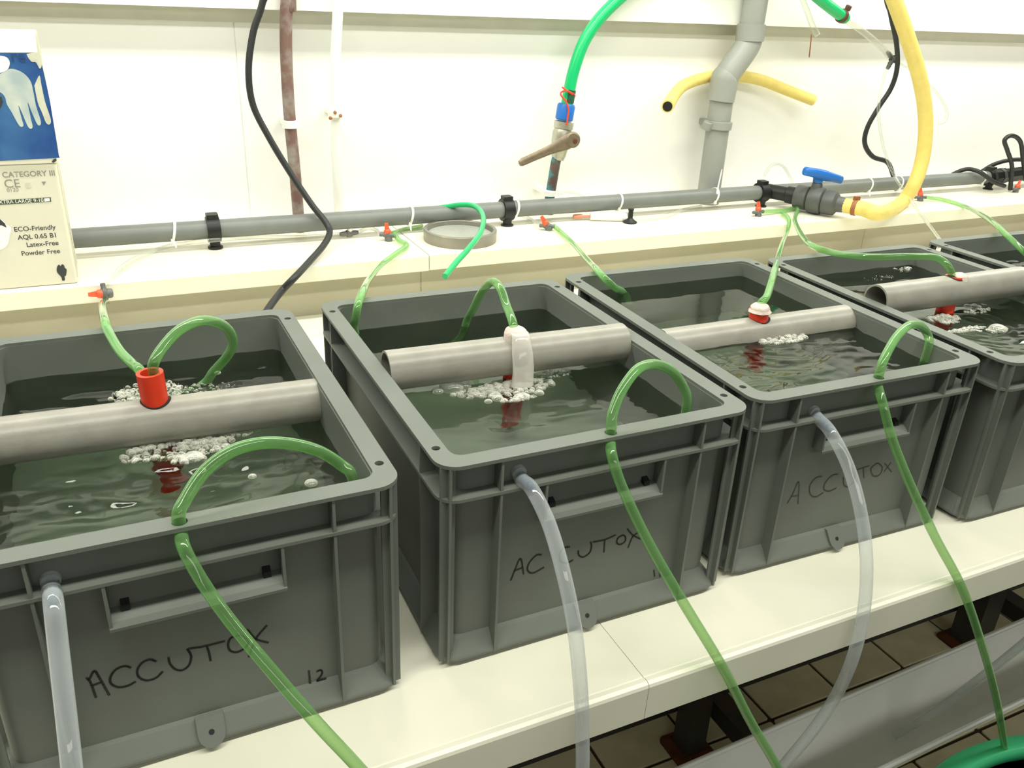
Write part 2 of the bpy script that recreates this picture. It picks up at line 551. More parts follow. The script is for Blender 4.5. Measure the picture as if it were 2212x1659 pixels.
def make_crate(i, label):
    cx, cy, a = CRATES[i]
    root = empty('plastic_crate', (cx, cy, 0), a, label, 'crate', 'grey plastic crates on the bench')
    # tub: wall and floor
    mb = MB()
    t = 0.003

    def R(ins, z, r):
        return rrect(ins, CW - ins, ins, CD - ins, r, z)
    mb.loft([R(INS + 0.002, 0.010, 0.012), R(INS, 0.030, 0.013), R(INS, CH - 0.003, 0.013), R(INS + t, CH - 0.003, 0.011),
             R(INS + t + 0.001, 0.018, 0.010), R(INS + t + 0.004, 0.0145, 0.008)], True, True, True)
    mb.build('tub', M_crate, root, sharp=35)
    # flat rim with its corner holes and the hole the green tube passes
    mb = MB()
    holes = [[(p.x, p.y) for p in rrect(INS + 0.002, CW - INS - 0.002, INS + 0.002, CD - INS - 0.002, 0.010, 0)]]
    for hx, hy in ((0.0085, 0.034), (CW - 0.0085, 0.034), (0.0085, CD - 0.034), (CW - 0.0085, CD - 0.034)):
        holes.append(circle2(hx, hy, 0.0036))
    holes.append(circle2(RIMHOLE_X[i], 0.0078, 0.0052))
    plate(mb, [(p.x, p.y) for p in rrect(0, CW, 0, CD, 0.019, 0, 8)], holes, CH - 0.0032, CH)
    mb.build('rim', M_crate, root)
    # collar rib below the rim
    mb = MB()
    plate(mb, [(p.x, p.y) for p in rrect(0.0006, CW - 0.0006, 0.0006, CD - 0.0006, 0.018, 0, 8)],
          [[(p.x, p.y) for p in rrect(INS + 0.001, CW - INS - 0.001, INS + 0.001, CD - INS - 0.001, 0.012, 0)]], 0.1685, 0.1712)
    mb.build('collar_rib', M_crate, root)
    # upright ribs
    w = 0.0011
    for x in (0.0095, 0.0525, CW - 0.0525, CW - 0.0095):
        o_ = 0.0028 if x < 0.02 or x > CW - 0.02 else 0.0010
        for side in (0, 1):
            mb = MB()
            y0, y1 = o_, INS + 0.001
            yb0 = o_ + 0.0008
            if side:
                y0, y1, yb0 = CD - o_, CD - INS - 0.001, CD - o_ - 0.0008
            mb.hexa([Vector((x - w, yb0, 0.006)), Vector((x + w, yb0, 0.006)), Vector((x - w, y1, 0.006)), Vector((x + w, y1, 0.006)),
                     Vector((x - w, y0, CH - 0.0032)), Vector((x + w, y0, CH - 0.0032)), Vector((x - w, y1, CH - 0.0032)), Vector((x + w, y1, CH - 0.0032))])
            mb.build('rib', M_crate, root)
    for y in (0.0095, 0.052, CD - 0.052, CD - 0.0095):
        o_ = 0.0028 if y < 0.02 or y > CD - 0.02 else 0.0010
        for side in (0, 1):
            mb = MB()
            x0, x1 = (o_, INS + 0.001) if not side else (CW - INS - 0.001, CW - o_)
            mb.box(x0, x1, y - w, y + w, 0.006, CH - 0.0032)
            mb.build('rib', M_crate, root)
    # hand grip on both short sides
    for side in (0, 1):
        def Y(v):
            return v if not side else CD - v
        mb = MB()
        for x in (0.0935, 0.2095):
            mb.hexa([Vector((x - w, Y(0.0010), 0.131)), Vector((x + w, Y(0.0010), 0.131)), Vector((x - w, Y(INS + 0.001), 0.131)), Vector((x + w, Y(INS + 0.001), 0.131)),
                     Vector((x - w, Y(0.0010), 0.169)), Vector((x + w, Y(0.0010), 0.169)), Vector((x - w, Y(INS + 0.001), 0.169)), Vector((x + w, Y(INS + 0.001), 0.169))])
        prof = [(0.0004, 0.1305), (0.0002, 0.1330), (0.0035, 0.1365), (0.0085, 0.1395), (INS + 0.001, 0.1410), (INS + 0.001, 0.1385), (0.0085, 0.1370), (0.0035, 0.1335)]
        mb.loft([[Vector((x, Y(p[0]), p[1])) for p in prof] for x in (0.0925, 0.2105)], True, True)
        grip = mb.build('hand_grip', M_crate, root)
        if side == 0:
            for x in (0.1040, 0.1985):
                mb = MB()
                mb.hexa([Vector((x - 0.0028, 0.0085, 0.1380)), Vector((x + 0.0028, 0.0085, 0.1380)), Vector((x - 0.0028, 0.0150, 0.1390)), Vector((x + 0.0028, 0.0150, 0.1390)),
                         Vector((x - 0.0028, 0.0092, 0.1440)), Vector((x + 0.0028, 0.0092, 0.1440)), Vector((x - 0.0028, 0.0150, 0.1465)), Vector((x + 0.0028, 0.0150, 0.1465))])
                mb.build('grip_notch_shade', M_crate_shade, grip)  # solid dark block painted as the shade of a square hole
    # foot ledge
    mb = MB()
    mb.loft([R(INS + 0.003, 0.026, 0.012), R(INS - 0.002, 0.0215, 0.014), R(0.0030, 0.0095, 0.018), R(0.0022, 0.0080, 0.018), R(0.0026, 0.0055, 0.018),
             R(0.012, 0.0, 0.012)], True, True, False)
    mb.build('foot_ledge', M_crate, root)
    # little round tab on the front ledge
    mb = MB()
    tx, n = 0.146, 10
    out = [(tx + 0.010, 0.0235), (tx - 0.010, 0.0235), (tx - 0.010, 0.014)]
    out += [(tx + 0.010 * math.cos(math.radians(180 + 180 * k / n)), 0.014 + 0.009 * math.sin(math.radians(180 + 180 * k / n))) for k in range(1, n)]
    out += [(tx + 0.010, 0.014)]

    def tabpt(p, off):
        z = p[1]
        y = 0.0030 + (z - 0.0095) / 0.0125 * 0.0090
        return Vector((p[0], y - off, z))
    mb.loft([[tabpt(p, 0.0030) for p in out], [tabpt(p, -0.002) for p in out]], True, True)
    tab = mb.build('ledge_tab', M_crate, root)
    mb = MB()
    c = tabpt((tx, 0.0145), 0.0030)
    mb.lathe([(0.0022, -0.0002), (0.0022, 0.001)], c, Vector((0, 0.8, -0.55)), 10)
    mb.build('tab_hole_shade', M_crate_shade, tab)  # dark disc painted as the shade inside the tab's hole
    return root


labels = ['grey plastic crate marked ACCUTOX 12, nearest the camera, cut off by the left edge',
          'grey plastic crate marked ACCUTOX 11 with water gushing white from its pipe',
          'grey plastic crate with faint ACCUTOX lettering, third from the left of the row',
          'grey plastic crate fourth from the left, its pipe lying high near the rim',
          'grey plastic crate at the far right end, only its back corner in view']
crates = [make_crate(i, labels[i]) for i in range(5)]

# marker lettering: strokes read from the photograph onto the front walls
Z7 = (0, 1100, 2.9676)
Z8 = (740, 1100, 2.9676)
Z6 = (1480, 560, 3.0164)
STROKES = {
    0: (Z7, M_marker, 0.00085, [
        [(555, 1080), (580, 1110), (615, 1205)], [(572, 1090), (605, 1036), (640, 1085), (700, 1190)], [(590, 1130), (650, 1108)],
        [(838, 1015), (800, 1005), (745, 1025), (710, 1070), (710, 1115), (760, 1140), (820, 1130), (868, 1105)],
        [(1000, 975), (960, 963), (910, 985), (880, 1030), (890, 1075), (940, 1097), (1000, 1080), (1042, 1040)],
        [(1080, 950), (1090, 990), (1125, 1025), (1170, 1030), (1210, 1000), (1225, 955), (1220, 925), (1200, 895)],
        [(1210, 893), (1300, 880), (1440, 845)], [(1325, 875), (1340, 920), (1350, 970)],
        [(1530, 808), (1480, 825), (1462, 865), (1475, 905), (1520, 915), (1575, 885), (1590, 850), (1560, 815), (1530, 808)],
        [(1585, 770), (1640, 830), (1720, 855)], [(1710, 745), (1640, 830), (1595, 945)],
        [(1980, 1035), (1988, 1115)], [(2030, 1040), (2055, 1030), (2065, 1050), (2045, 1085), (2035, 1100), (2090, 1085)]]),
    1: (Z8, M_marker, 0.0008, [
        [(1078, 455), (1100, 400), (1140, 315), (1160, 415)], [(1098, 395), (1150, 375)],
        [(1275, 290), (1240, 295), (1195, 345), (1185, 390), (1220, 408), (1290, 372)],
        [(1455, 240), (1415, 250), (1390, 290), (1400, 335), (1435, 345), (1475, 325)],
        [(1510, 265), (1515, 295), (1545, 305), (1585, 275), (1595, 235), (1590, 210)],
        [(1605, 210), (1680, 195), (1750, 165)], [(1680, 195), (1675, 275)],
        [(1795, 165), (1765, 185), (1758, 215), (1780, 225), (1810, 205), (1812, 175), (1795, 165)],
        [(1825, 125), (1860, 165), (1910, 190)], [(1900, 145), (1860, 175), (1830, 245)],
        [(1995, 390), (2000, 430)], [(2030, 375), (2035, 430)]]),
    2: (Z6, M_marker_faint, 0.0007, [
        [(665, 1590), (700, 1530), (740, 1450), (735, 1595)], [(690, 1545), (738, 1540)],
        [(890, 1415), (850, 1425), (812, 1475), (815, 1530), (850, 1548), (900, 1520)],
        [(995, 1400), (955, 1410), (910, 1460), (905, 1500), (940, 1510), (985, 1490)],
        [(1030, 1420), (1035, 1470), (1065, 1480), (1100, 1440), (1105, 1390)],
        [(1110, 1375), (1200, 1345)], [(1160, 1360), (1165, 1425)],
        [(1240, 1335), (1210, 1365), (1225, 1410), (1265, 1405), (1285, 1360), (1260, 1330), (1240, 1335)],
        [(1300, 1330), (1345, 1385)], [(1340, 1325), (1295, 1385)]]),
}
for i, part, (zz, m_, rr, strokes) in [(i, part, v) for i, v in STROKES.items() for part in ('word', 'number')]:
    mb = MB()
    strokes = [s for s in strokes if (s[0][0] > (1950 if i < 2 else 9999)) == (part == 'number')]
    if not strokes:
        continue
    for s in strokes:
        pts = [on_front(i, zz[0] + p[0] / zz[2], zz[1] + p[1] / zz[2], INS) for p in s]
        fine = spline(pts, 5) if len(pts) > 2 else [pts[0], (pts[0] + pts[1]) / 2, pts[1]]
        # flat ribbon, a hair proud of the wall
        for k in range(len(fine) - 1):
            a_, b_ = fine[k], fine[k + 1]
            d = (b_ - a_)
            d.y = 0
            if d.length < 1e-7:
                continue
            d.normalize()
            nrm = Vector((-d.z, 0, d.x)) * rr
            e_ = d * rr * 0.4
            mb.add([Vector((q.x, INS - 0.00025, q.z)) for q in (a_ - e_ + nrm, a_ - e_ - nrm, b_ + e_ - nrm, b_ + e_ + nrm)], [(0, 1, 2, 3)])
    mb.v and tag(mb.build('marker_lettering' if part == 'word' else 'marker_number', m_, crates[i], recalc=False),
                'handwritten black marker lettering ACCUTOX' if part == 'word' else 'handwritten number in black marker')

# ------------------------------------------------------------------ water
WLAB = ['churned water filling the nearest crate', 'water filling the crate marked ACCUTOX 11', 'rippled water in the third crate from the left',
        'water with a long foam streak in the fourth crate', 'water in the crate at the far right end']
PIPE_Y = [0.205, 0.203, 0.190, 0.195, 0.2]


def make_water(i):
    nx, ny = 96, 128
    ins = INS + 0.0032
    mb = MB()
    vs_, fs = [], []
    seed = Vector((i * 7.3, i * 3.1, 0))
    back = [0.75, 0.06, 0.05, 0.7, 0.5][i]
    front = [1.05, 0.45, 0.75, 0.8, 0.6][i]
    bx = [0.145, 0.16, 0.155, 0.155, 0.15][i]
    for b in range(ny + 1):
        for a_ in range(nx + 1):
            x = ins + (CW - 2 * ins) * a_ / nx
            y = ins + (CD - 2 * ins) * b / ny
            k = 1 / (1 + math.exp((y - PIPE_Y[i]) / 0.006))
            amp = back + (front - back) * k
            d = math.hypot(x - bx, (y - PIPE_Y[i] + 0.03))
            h = noise.noise(Vector((x * 20 + y * 9, y * 44, 0)) + seed) * 0.0024
            h += noise.noise(Vector((x * 60, y * 120, 3)) + seed) * 0.0007
            h += noise.noise(Vector((x * 150, y * 220, 9)) + seed) * 0.00022
            h += math.sin(d * 380) * 0.0006 * math.exp(-d * 14)
            h *= amp
            vs_.append(Vector((x, y, h)))
    for b in range(ny):
        for a_ in range(nx):
            p = b * (nx + 1) + a_
            fs.append((p, p + 1, p + nx + 2, p + nx + 1))
    mb.add(vs_, fs, True)
    o = mb.build('water', M_water, None, recalc=False, sharp=0)
    cx, cy, ang = CRATES[i]
    o.location = (cx, cy, ZW[i])
    o.rotation_euler = (0, 0, ang)
    return tag(o, WLAB[i], 'water')


for i in range(5):
    make_water(i)

# ------------------------------------------------------------------ PVC pipes lying across the crates, red uplift tubes
PIPES = [((-0.2185, 0.207, 0.181), (0.0478, 0.197, 0.180), 'grey PVC pipe with a red tube standing in it, in the nearest crate'),
         ((0.1175, 0.208, 0.194), (0.3795, 0.198, 0.194), 'grey PVC pipe across the crate marked ACCUTOX 11, behind its foam'),
         ((0.4330, 0.198, 0.180), (0.6945, 0.188, 0.183), 'grey PVC pipe lying half sunk in the third crate'),
         ((0.7500, 0.196, 0.201), (1.0080, 0.187, 0.2035), 'grey PVC pipe lying high in the fourth crate, with a green tube entering it')]
PR = 0.020
REDX = [-0.0905, 0.2530, 0.5630, 0.8790]
REDTOP = [0.2265, 0.2190, 0.2140, 0.2180]
REDLEAN = [(0.004, 0.0), (-0.001, 0.0), (0.006, 0.0), (0.002, 0)]
RED_LAB = ['plain orange-red tube standing upright through the nearest pipe',
           'orange-red tube under the white water gush in the crate marked 11',
           'orange-red tube with a frothy white top in the third crate',
           'short orange-red tube end showing in the fourth crate pipe']
red_axis = []
for i, (a_, b_, lab) in enumerate(PIPES):
    A, B = Vector(a_), Vector(b_)
    ax = (B - A).normalized()
    root = empty('pvc_pipe', (A + B) / 2, label=lab, cat='pipe', group='pipes lying across the crates')
    mb = MB()
    mb.pipe(A, B, PR, PR - 0.0024, 36)
    rel(mb.build('pipe_wall', M_pvc), root)
    k = (REDX[i] - A.x) / (B.x - A.x)
    P = A + (B - A) * k
    red_axis.append(P)
    # dark patch painted on for the shaded hole round the red tube
    mb = MB()
    s = ax
    q = Vector((0, 0, 1)) - ax * ax.z
    q.normalize()
    yv = q.cross(s)
    rings = []
    for rr in (0.0, 0.006, 0.0105, 0.0128):
        ring = []
        for j in range(20):
            u_, v_ = rr * math.cos(2 * math.pi * j / 20), rr * math.sin(2 * math.pi * j / 20)
            th = v_ / PR
            ring.append(P + s * u_ + (q * math.cos(th) + yv * math.sin(th)) * (PR + 0.0003))
        rings.append(ring)
    mb.loft(rings, False, False, True)
    rel(mb.build('hole_shade_patch', M_hole_shade), root)
    # the red tube itself
    if i != 3:
        top = Vector((P.x - REDLEAN[i][0] * 0.35, P.y, REDTOP[i]))
        bot = Vector((P.x + REDLEAN[i][0], P.y + 0.002, (0.058, 0.046, 0.068)[i]))
    else:
        top = Vector((P.x, P.y, 0.2215))
        bot = Vector((P.x - 0.004, P.y - 0.002, 0.09))
    mb = MB()
    mb.pipe(bot, top, 0.0110, 0.0078, 28)
    tag(mb.build('uplift_tube', M_red), RED_LAB[i], 'tube', 'red uplift tubes in the pipes')

# ------------------------------------------------------------------ froth and bubbles


def froth_dome(name, c, r, h, spill, label, seed):
    """lumpy white gush of water over a tube top"""
    mb = MB()
    seg, rings = 28, 16
    loops = []
    for k in range(rings + 1):
        t = k / rings
        if t < 0.35:
            a_ = t / 0.35 * math.pi / 2
            rr, z = r * math.cos(a_ * 1.0), h * math.sin(a_)
        else:
            rr, z = 0, 0
        loops.append((rr, z))
    prof = []
    for k in range(13):                       # spill skirt from the bottom up, then a round cap
        t = k / 12
        prof.append((r * (1.18 - 0.18 * t), -spill * (1 - t)))
    for k in range(1, 9):
        a_ = k / 8 * math.pi / 2
        prof.append((r * math.cos(a_) + 1e-4, h * math.sin(a_)))
    for rr, z in prof:
        loop = []
        for j in range(seg):
            th = 2 * math.pi * j / seg
            p = Vector((rr * math.cos(th), rr * math.sin(th), z))
            n_ = 1 + 0.13 * noise.noise(Vector((p.x * 160 + seed, p.y * 160, p.z * 60)))
            loop.append(Vector((c.x + p.x * n_, c.y + p.y * n_, c.z + z)))
        loops_ok = loop
        prof_loops.append(loops_ok)
    mb.loft(prof_loops, True, True, True)
    prof_loops.clear()
    return tag(mb.build(name, M_foamwhite, sharp=0), label, 'water gush')


prof_loops = []
P2, P3, P4 = red_axis[1], red_axis[2], red_axis[3]
froth_dome('water_gush', Vector((P2.x - 0.0002, P2.y - 0.001, 0.217)), 0.0126, 0.009, 0.020, 'white water welling over the tube top in the crate marked 11', 3)
froth_dome('water_gush', Vector((P3.x - 0.0022, P3.y - 0.001, 0.2125)), 0.0112, 0.0075, 0.003, 'white froth cap on the red tube in the third crate', 9)
froth_dome('water_gush', Vector((P4.x + 0.007, P4.y - 0.003, 0.2205)), 0.0095, 0.006, 0.006, 'small pale froth clump on the pipe in the fourth crate', 5)

M_fall = clear_mat('falling_water', (0.96, 0.96, 0.92, 1), (0.90, 0.88, 0.83, 1), 0.55, 0.12, 0.5, 0.36)
mb = MB()
fl = []
for k in range(15):
    t = k / 14
    c = Vector((P2.x - 0.003 * t, P2.y - 0.010 - 0.017 * math.sin(t * math.pi / 2), 0.2215 - 0.0500 * t ** 1.4))
    rr = 0.0095 + 0.0025 * t
    fl.append([c + Vector((rr * (1 + 0.10 * noise.noise(Vector((j_ * 1.7, t * 3, 2)))) * math.cos(2 * math.pi * j_ / 26),
                           rr * 0.62 * (1 + 0.16 * noise.noise(Vector((j_ * 1.7, t * 3, 5)))) * math.sin(2 * math.pi * j_ / 26), 0)) for j_ in range(26)])
mb.loft(fl, True, True, True)
tag(mb.build('falling_water', M_fall), 'sheet of water spilling down the pipe in the crate marked 11', 'water')


def foam(name, patches, z, label, seed, big=()):
    """patches: (px, py, rx, ry, count, rmin, rmax) ellipses in metres around photo points on the water"""
    rnd = random.Random(seed)
    mb = MB()
    for px, py, rx, ry, cnt, r0, r1 in patches:
        c = at(px, py, z=z)
        for _ in range(int(cnt * 2.2)):
            a_, q_ = rnd.random() * 2 * math.pi, math.sqrt(rnd.random())
            rr = 0.85 * (r0 + (r1 - r0) * rnd.random() ** 3.5)
            p = c + Vector((rx * q_ * math.cos(a_), ry * q_ * math.sin(a_), rr * (0.1 + 0.5 * rnd.random() * (1 - q_))))
            mb.sphere(p, rr, 1 if rr < 0.0022 else 2, 0.85)
    for px, py, rr in big:
        c = at(px, py, z=z)
        mb.sphere(c + Vector((0, 0, rr * 0.05)), rr, 3, 0.62)
    return tag(mb.build(name, M_bubble, sharp=0, recalc=False), label, 'bubbles', kind='stuff')


foam('foam_bubbles', [(385, 972, 0.046, 0.018, 240, 0.0010, 0.0046), (330, 965, 0.022, 0.008, 60, 0.0008, 0.003), (480, 940, 0.035, 0.010, 70, 0.0007, 0.003),
                      (540, 918, 0.014, 0.005, 26, 0.001, 0.004), (410, 995, 0.014, 0.006, 40, 0.001, 0.005)], ZW[0],
     'bubbles crowding the front of the pipe in the nearest crate', 1,
     [(418, 990, 0.0085), (545, 915, 0.0075), (318, 958, 0.005), (672, 1045, 0.0055), (545, 1030, 0.0035), (565, 912, 0.005)])
foam('foam_bubbles', [(320, 850, 0.034, 0.026, 190, 0.0008, 0.0034), (420, 845, 0.040, 0.016, 130, 0.0006, 0.0024), (270, 852, 0.008, 0.008, 20, 0.001, 0.003)], ZW[0],
     'pale foam drifting behind the red tube in the nearest crate', 2, [(262, 852, 0.003), (470, 806, 0.0034)])
foam('foam_bubbles', [(1105, 838, 0.046, 0.018, 240, 0.0009, 0.0046), (1050, 846, 0.036, 0.010, 110, 0.001, 0.0044), (1190, 808, 0.024, 0.010, 60, 0.0007, 0.0028),
                      (1120, 862, 0.020, 0.005, 50, 0.001, 0.0045)], ZW[1],
     'ring of bubbles around the falling water in the crate marked 11', 3,
     [(975, 838, 0.0125), (1000, 834, 0.009), (945, 846, 0.006), (1075, 862, 0.006), (1130, 858, 0.0065), (1055, 868, 0.004), (1165, 850, 0.005)])
foam('foam_bubbles', [(1690, 732, 0.034, 0.014, 180, 0.0008, 0.0042), (1665, 722, 0.018, 0.010, 60, 0.0008, 0.003)], ZW[2],
     'bubbles beside the red tube in the third crate', 4, [(1700, 728, 0.006), (1648, 738, 0.005), (1672, 726, 0.0045)])
foam('foam_bubbles', [(2040, 690, 0.024, 0.016, 170, 0.0008, 0.0040), (2090, 712, 0.034, 0.006, 110, 0.0008, 0.0030), (2110, 672, 0.024, 0.008, 60, 0.0008, 0.003),
                      (2155, 712, 0.017, 0.008, 60, 0.0008, 0.003)], ZW[3],
     'streak of foam curling across the water of the fourth crate', 5, [(2155, 712, 0.0105), (2090, 662, 0.005), (2105, 660, 0.004)])
foam('foam_bubbles', [(1950, 582, 0.018, 0.008, 24, 0.0008, 0.0032), (1900, 600, 0.03, 0.01, 10, 0.0006, 0.0018)], ZW[3],
     'few bubbles near the back wall of the fourth crate', 6)

# ------------------------------------------------------------------ green air tubes with their stopcocks
GR = 0.0046


def stopcock(c, direction, lab, handle_dir=Vector((0, 0, 1))):
    """small airline tap: grey barrel, two hose barbs, orange handle"""
    root = empty('airline_tap', c, label=lab, cat='tap', group='orange airline taps')
    d = direction.normalized()
    h = handle_dir.normalized()
    mb = MB()
    mb.lathe([(0.0035, -0.016), (0.0042, -0.013), (0.0035, -0.010), (0.0050, -0.006), (0.0062, -0.004), (0.0062, 0.004), (0.0050, 0.006), (0.0035, 0.010),
              (0.0042, 0.013), (0.0035, 0.016)], c, d, 14)
    rel(mb.build('barrel', M_greyclear), root)
    mb = MB()
    mb.lathe([(0.0066, -0.011), (0.0074, -0.009), (0.0074, -0.005), (0.0058, -0.002), (0.0058, 0.004)], c, h, 14)
    rel(mb.build('valve_body', M_greyclear), root)
    mb = MB()
    s_ = d.cross(h)
    if s_.length < 1e-4:
        s_ = Vector((1, 0, 0))
    s_.normalize()
    mb.lathe([(0.0064, 0.004), (0.0070, 0.006), (0.0062, 0.010), (0.0040, 0.012)], c, h, 14)
    w_ = 0.0022
    f_ = d - h * d.dot(h)
    f_ = f_.normalized() if f_.length > 1e-4 else s_
    for sgn in (1,):
        base = c + h * 0.009
        mb.hexa([base - s_ * w_ - f_ * 0.005, base + s_ * w_ - f_ * 0.005, base - s_ * w_ + f_ * 0.005, base + s_ * w_ + f_ * 0.005,
                 base + h * 0.014 - s_ * w_ - f_ * 0.003, base + h * 0.014 + s_ * w_ - f_ * 0.003, base + h * 0.014 - s_ * w_ + f_ * 0.003, base + h * 0.014 + s_ * w_ + f_ * 0.003])
    rel(mb.build('handle', M_orange), root)
    return root


V1 = at(226, 634, y=0.858)
V2 = at(838, 508, z=ZS + 0.010)
V3 = at(1182, 488, z=ZS + 0.010)
V4 = at(1638, 458, z=ZS + 0.010)
V5 = at(1988, 426, z=ZS + 0.010)
V6 = at(2196, 408, z=ZS + 0.010)
X_ = Vector((1, 0, 0))
stopcock(V1, Vector((0.05, -0.25, -1)), 'orange airline tap hanging at the ledge edge by the glove boxes', Vector((-1, -0.25, 0.1)))
stopcock(V2, Vector((1, -0.35, -0.1)), 'orange airline tap on the ledge left of the round steel dish', Vector((-0.1, 0.1, 1)))
stopcock(V3, Vector((1, -0.5, 0)), 'orange airline tap on the ledge right of the round steel dish', Vector((-0.5, 0.2, 0.8)))
stopcock(V4, Vector((1, 0.1, 0)), 'orange airline tap under the black clip beside the big valve', Vector((-0.1, 0.1, 1)))
stopcock(V5, Vector((1, -0.3, 0)), 'orange airline tap on the ledge behind the yellow hose', Vector((-0.1, 0.2, 1)))
stopcock(V6, Vector((1, 0.2, 0)), 'orange airline tap at the right edge beside the black cables', Vector((0.2, 0.0, 1)))

# nearest crate: tap -> behind the red tube -> loop back into its top
P1 = red_axis[0]
tube_thing('air_tube', [V1 + Vector((0, -0.002, -0.012)), at(221, 658, z=0.135), at(226, 690, z=0.2075), at(233, 714, z=0.214), at(258, 757, z=0.216), at(286, 786, z=0.217), at(304, 803, y=0.222),
                        at(330, 852, y=0.222), at(385, 862, z=0.158), at(440, 830, z=0.160), at(462, 802, z=0.178), at(494, 765, y=0.285), at(503, 733, y=0.275), at(484, 704, y=0.262),
                        at(440, 692, y=0.245), at(392, 710, y=0.225), at(354, 748, y=0.207), at(332, 785, y=0.195), Vector((P1.x + 0.002, P1.y, 0.224)), Vector((P1.x + 0.002, P1.y, 0.20))],
           GR, M_green, 'green air tube looping into the red tube of the nearest crate', 'tube', group='green air tubes from the taps')
tube_thing('air_tube', [V2 + Vector((0.013, -0.006, 0)), at(862, 519, z=ZS + 0.007), at(879, 530, z=ZS + 0.006), at(858, 546, z=ZS + 0.008), at(822, 573, z=0.112), at(797, 604, z=0.165), at(785, 628, z=0.2085),
                        at(775, 652, z=0.212), at(769, 684, z=0.198), at(767, 716, z=0.172), local(1, 0.050, 0.362, 0.110), local(1, 0.10, 0.345, 0.060), at(1006, 700, z=0.172) + Vector((-0.010, 0.002, -0.050)), at(1006, 700, z=0.172), at(1022, 668, y=0.318), at(1040, 632, y=0.298),
                        at(1062, 609, y=0.275), at(1080, 622, y=0.255), at(1094, 660, y=0.235), Vector((P2.x - 0.002, P2.y + 0.002, 0.226)), Vector((P2.x, P2.y, 0.20))],
           GR, M_green, 'green air tube kinked on the ledge and rising to the white gush', 'tube', group='green air tubes from the taps')
tube_thing('air_tube', [V3 + Vector((0.013, -0.006, 0)), at(1210, 500, z=ZS + 0.008), at(1240, 528, z=0.115), at(1273, 566, z=0.180), at(1288, 582, z=0.2095), at(1306, 601, z=0.212), at(1328, 621, z=0.199), at(1348, 636, z=0.176), at(1349, 638, z=0.178) + Vector((0.004, -0.008, -0.035))],
           GR, M_green, 'green air tube dipping into the back left of the third crate', 'tube', group='green air tubes from the taps')
tube_thing('air_tube', [at(1688, 459, z=ZS + 0.008), at(1702, 470, z=ZS + 0.007), at(1704, 486, y=0.862), at(1697, 508, y=0.78), at(1687, 535, y=0.55), at(1672, 588, y=0.30), at(1657, 638, y=0.205),
                        Vector((P3.x - 0.002, P3.y, 0.217)), Vector((P3.x, P3.y, 0.19))],
           GR, M_green, 'straight green air tube dropping from the ledge into the frothy tube of the third crate', 'tube', group='green air tubes from the taps')
tube_thing('air_tube', [V4 + Vector((0.014, 0.001, 0)), at(1690, 455, z=ZS + 0.007), at(1722, 450, z=ZS + 0.010), at(1717, 475, z=0.120), at(1733, 510, z=0.170), at(1755, 531, z=0.2085), at(1800, 546, z=0.2135), at(1850, 553, z=0.222), at(1900, 555, z=0.228),
                        at(1965, 554, z=0.235), at(2020, 556, y=0.216), at(2048, 575, y=0.198), at(2058, 600, y=0.193), Vector((P4.x + 0.001, P4.y, 0.214)), Vector((P4.x, P4.y, 0.20))],
           GR, M_green, 'green air tube sweeping low over the fourth crate into its pipe', 'tube', group='green air tubes from the taps')
tube_thing('air_tube', [V5 + Vector((0.014, -0.004, 0)), at(2040, 432, z=ZS + 0.007), at(2090, 448, z=ZS + 0.010), at(2122, 465, z=0.160), at(2150, 485, z=0.209), at(2172, 506, z=0.2135), at(2215, 547, z=0.200), at(2250, 585, z=0.172), at(2260, 605, z=0.150)],
           GR, M_green, 'green air tube running down into the far right crate', 'tube', group='green air tubes from the taps')

# front tubes: from the water, through the hole in the front rim and down over the bench edge


def front_tube(i, inside, outside, label):
    h = local(i, RIMHOLE_X[i], 0.0078, CH)
    pts = inside + [h + Vector((0, 0, 0.006)), h + Vector((0, -0.0005, -0.006))] + outside
    return tube_thing('siphon_tube', pts, GR, M_green, label, 'tube', group='green siphon tubes over the front rims')


front_tube(0, [at(762, 1032, z=0.182) + Vector((0, 0.003, -0.034)), at(762, 1032, z=0.182), at(735, 1003, y=0.054), at(690, 975, y=0.052), at(630, 959, y=0.045), at(565, 957, y=0.036), at(500, 975, y=0.026),
               at(440, 1020, y=0.017), at(400, 1080, y=0.006)],
           [at(398, 1185, y=-0.014), at(438, 1258, y=-0.026), at(500, 1345, y=-0.044), at(600, 1465, y=-0.070), at(690, 1568, y=-0.090), at(775, 1659, y=-0.100), at(860, 1760, y=-0.105), at(930, 1900, y=-0.105), Vector((0.085, -0.085, -0.24)), Vector((0.11, -0.03, -0.35)), Vector((0.13, 0.020, -0.415))],
           'green siphon tube arching over the front rim of the nearest crate')
front_tube(1, [at(1484, 866, z=0.188) + Vector((0.002, 0.003, -0.038)), at(1484, 866, z=0.188), at(1475, 834, y=0.060), at(1453, 803, y=0.055), at(1418, 787, y=0.048), at(1380, 796, y=0.036), at(1345, 840, y=0.022), at(1324, 890, y=0.012)],
           [at(1322, 985, y=-0.008), at(1345, 1055, y=-0.020), at(1400, 1170, y=-0.040), at(1475, 1300, y=-0.066), at(1560, 1440, y=-0.088), at(1620, 1556, y=-0.092), at(1678, 1656, y=-0.092), at(1730, 1760, y=-0.085), Vector((0.505, -0.05, -0.335)), Vector((0.525, 0.010, -0.415))],
           'green siphon tube arching over the front rim of the crate marked 11')
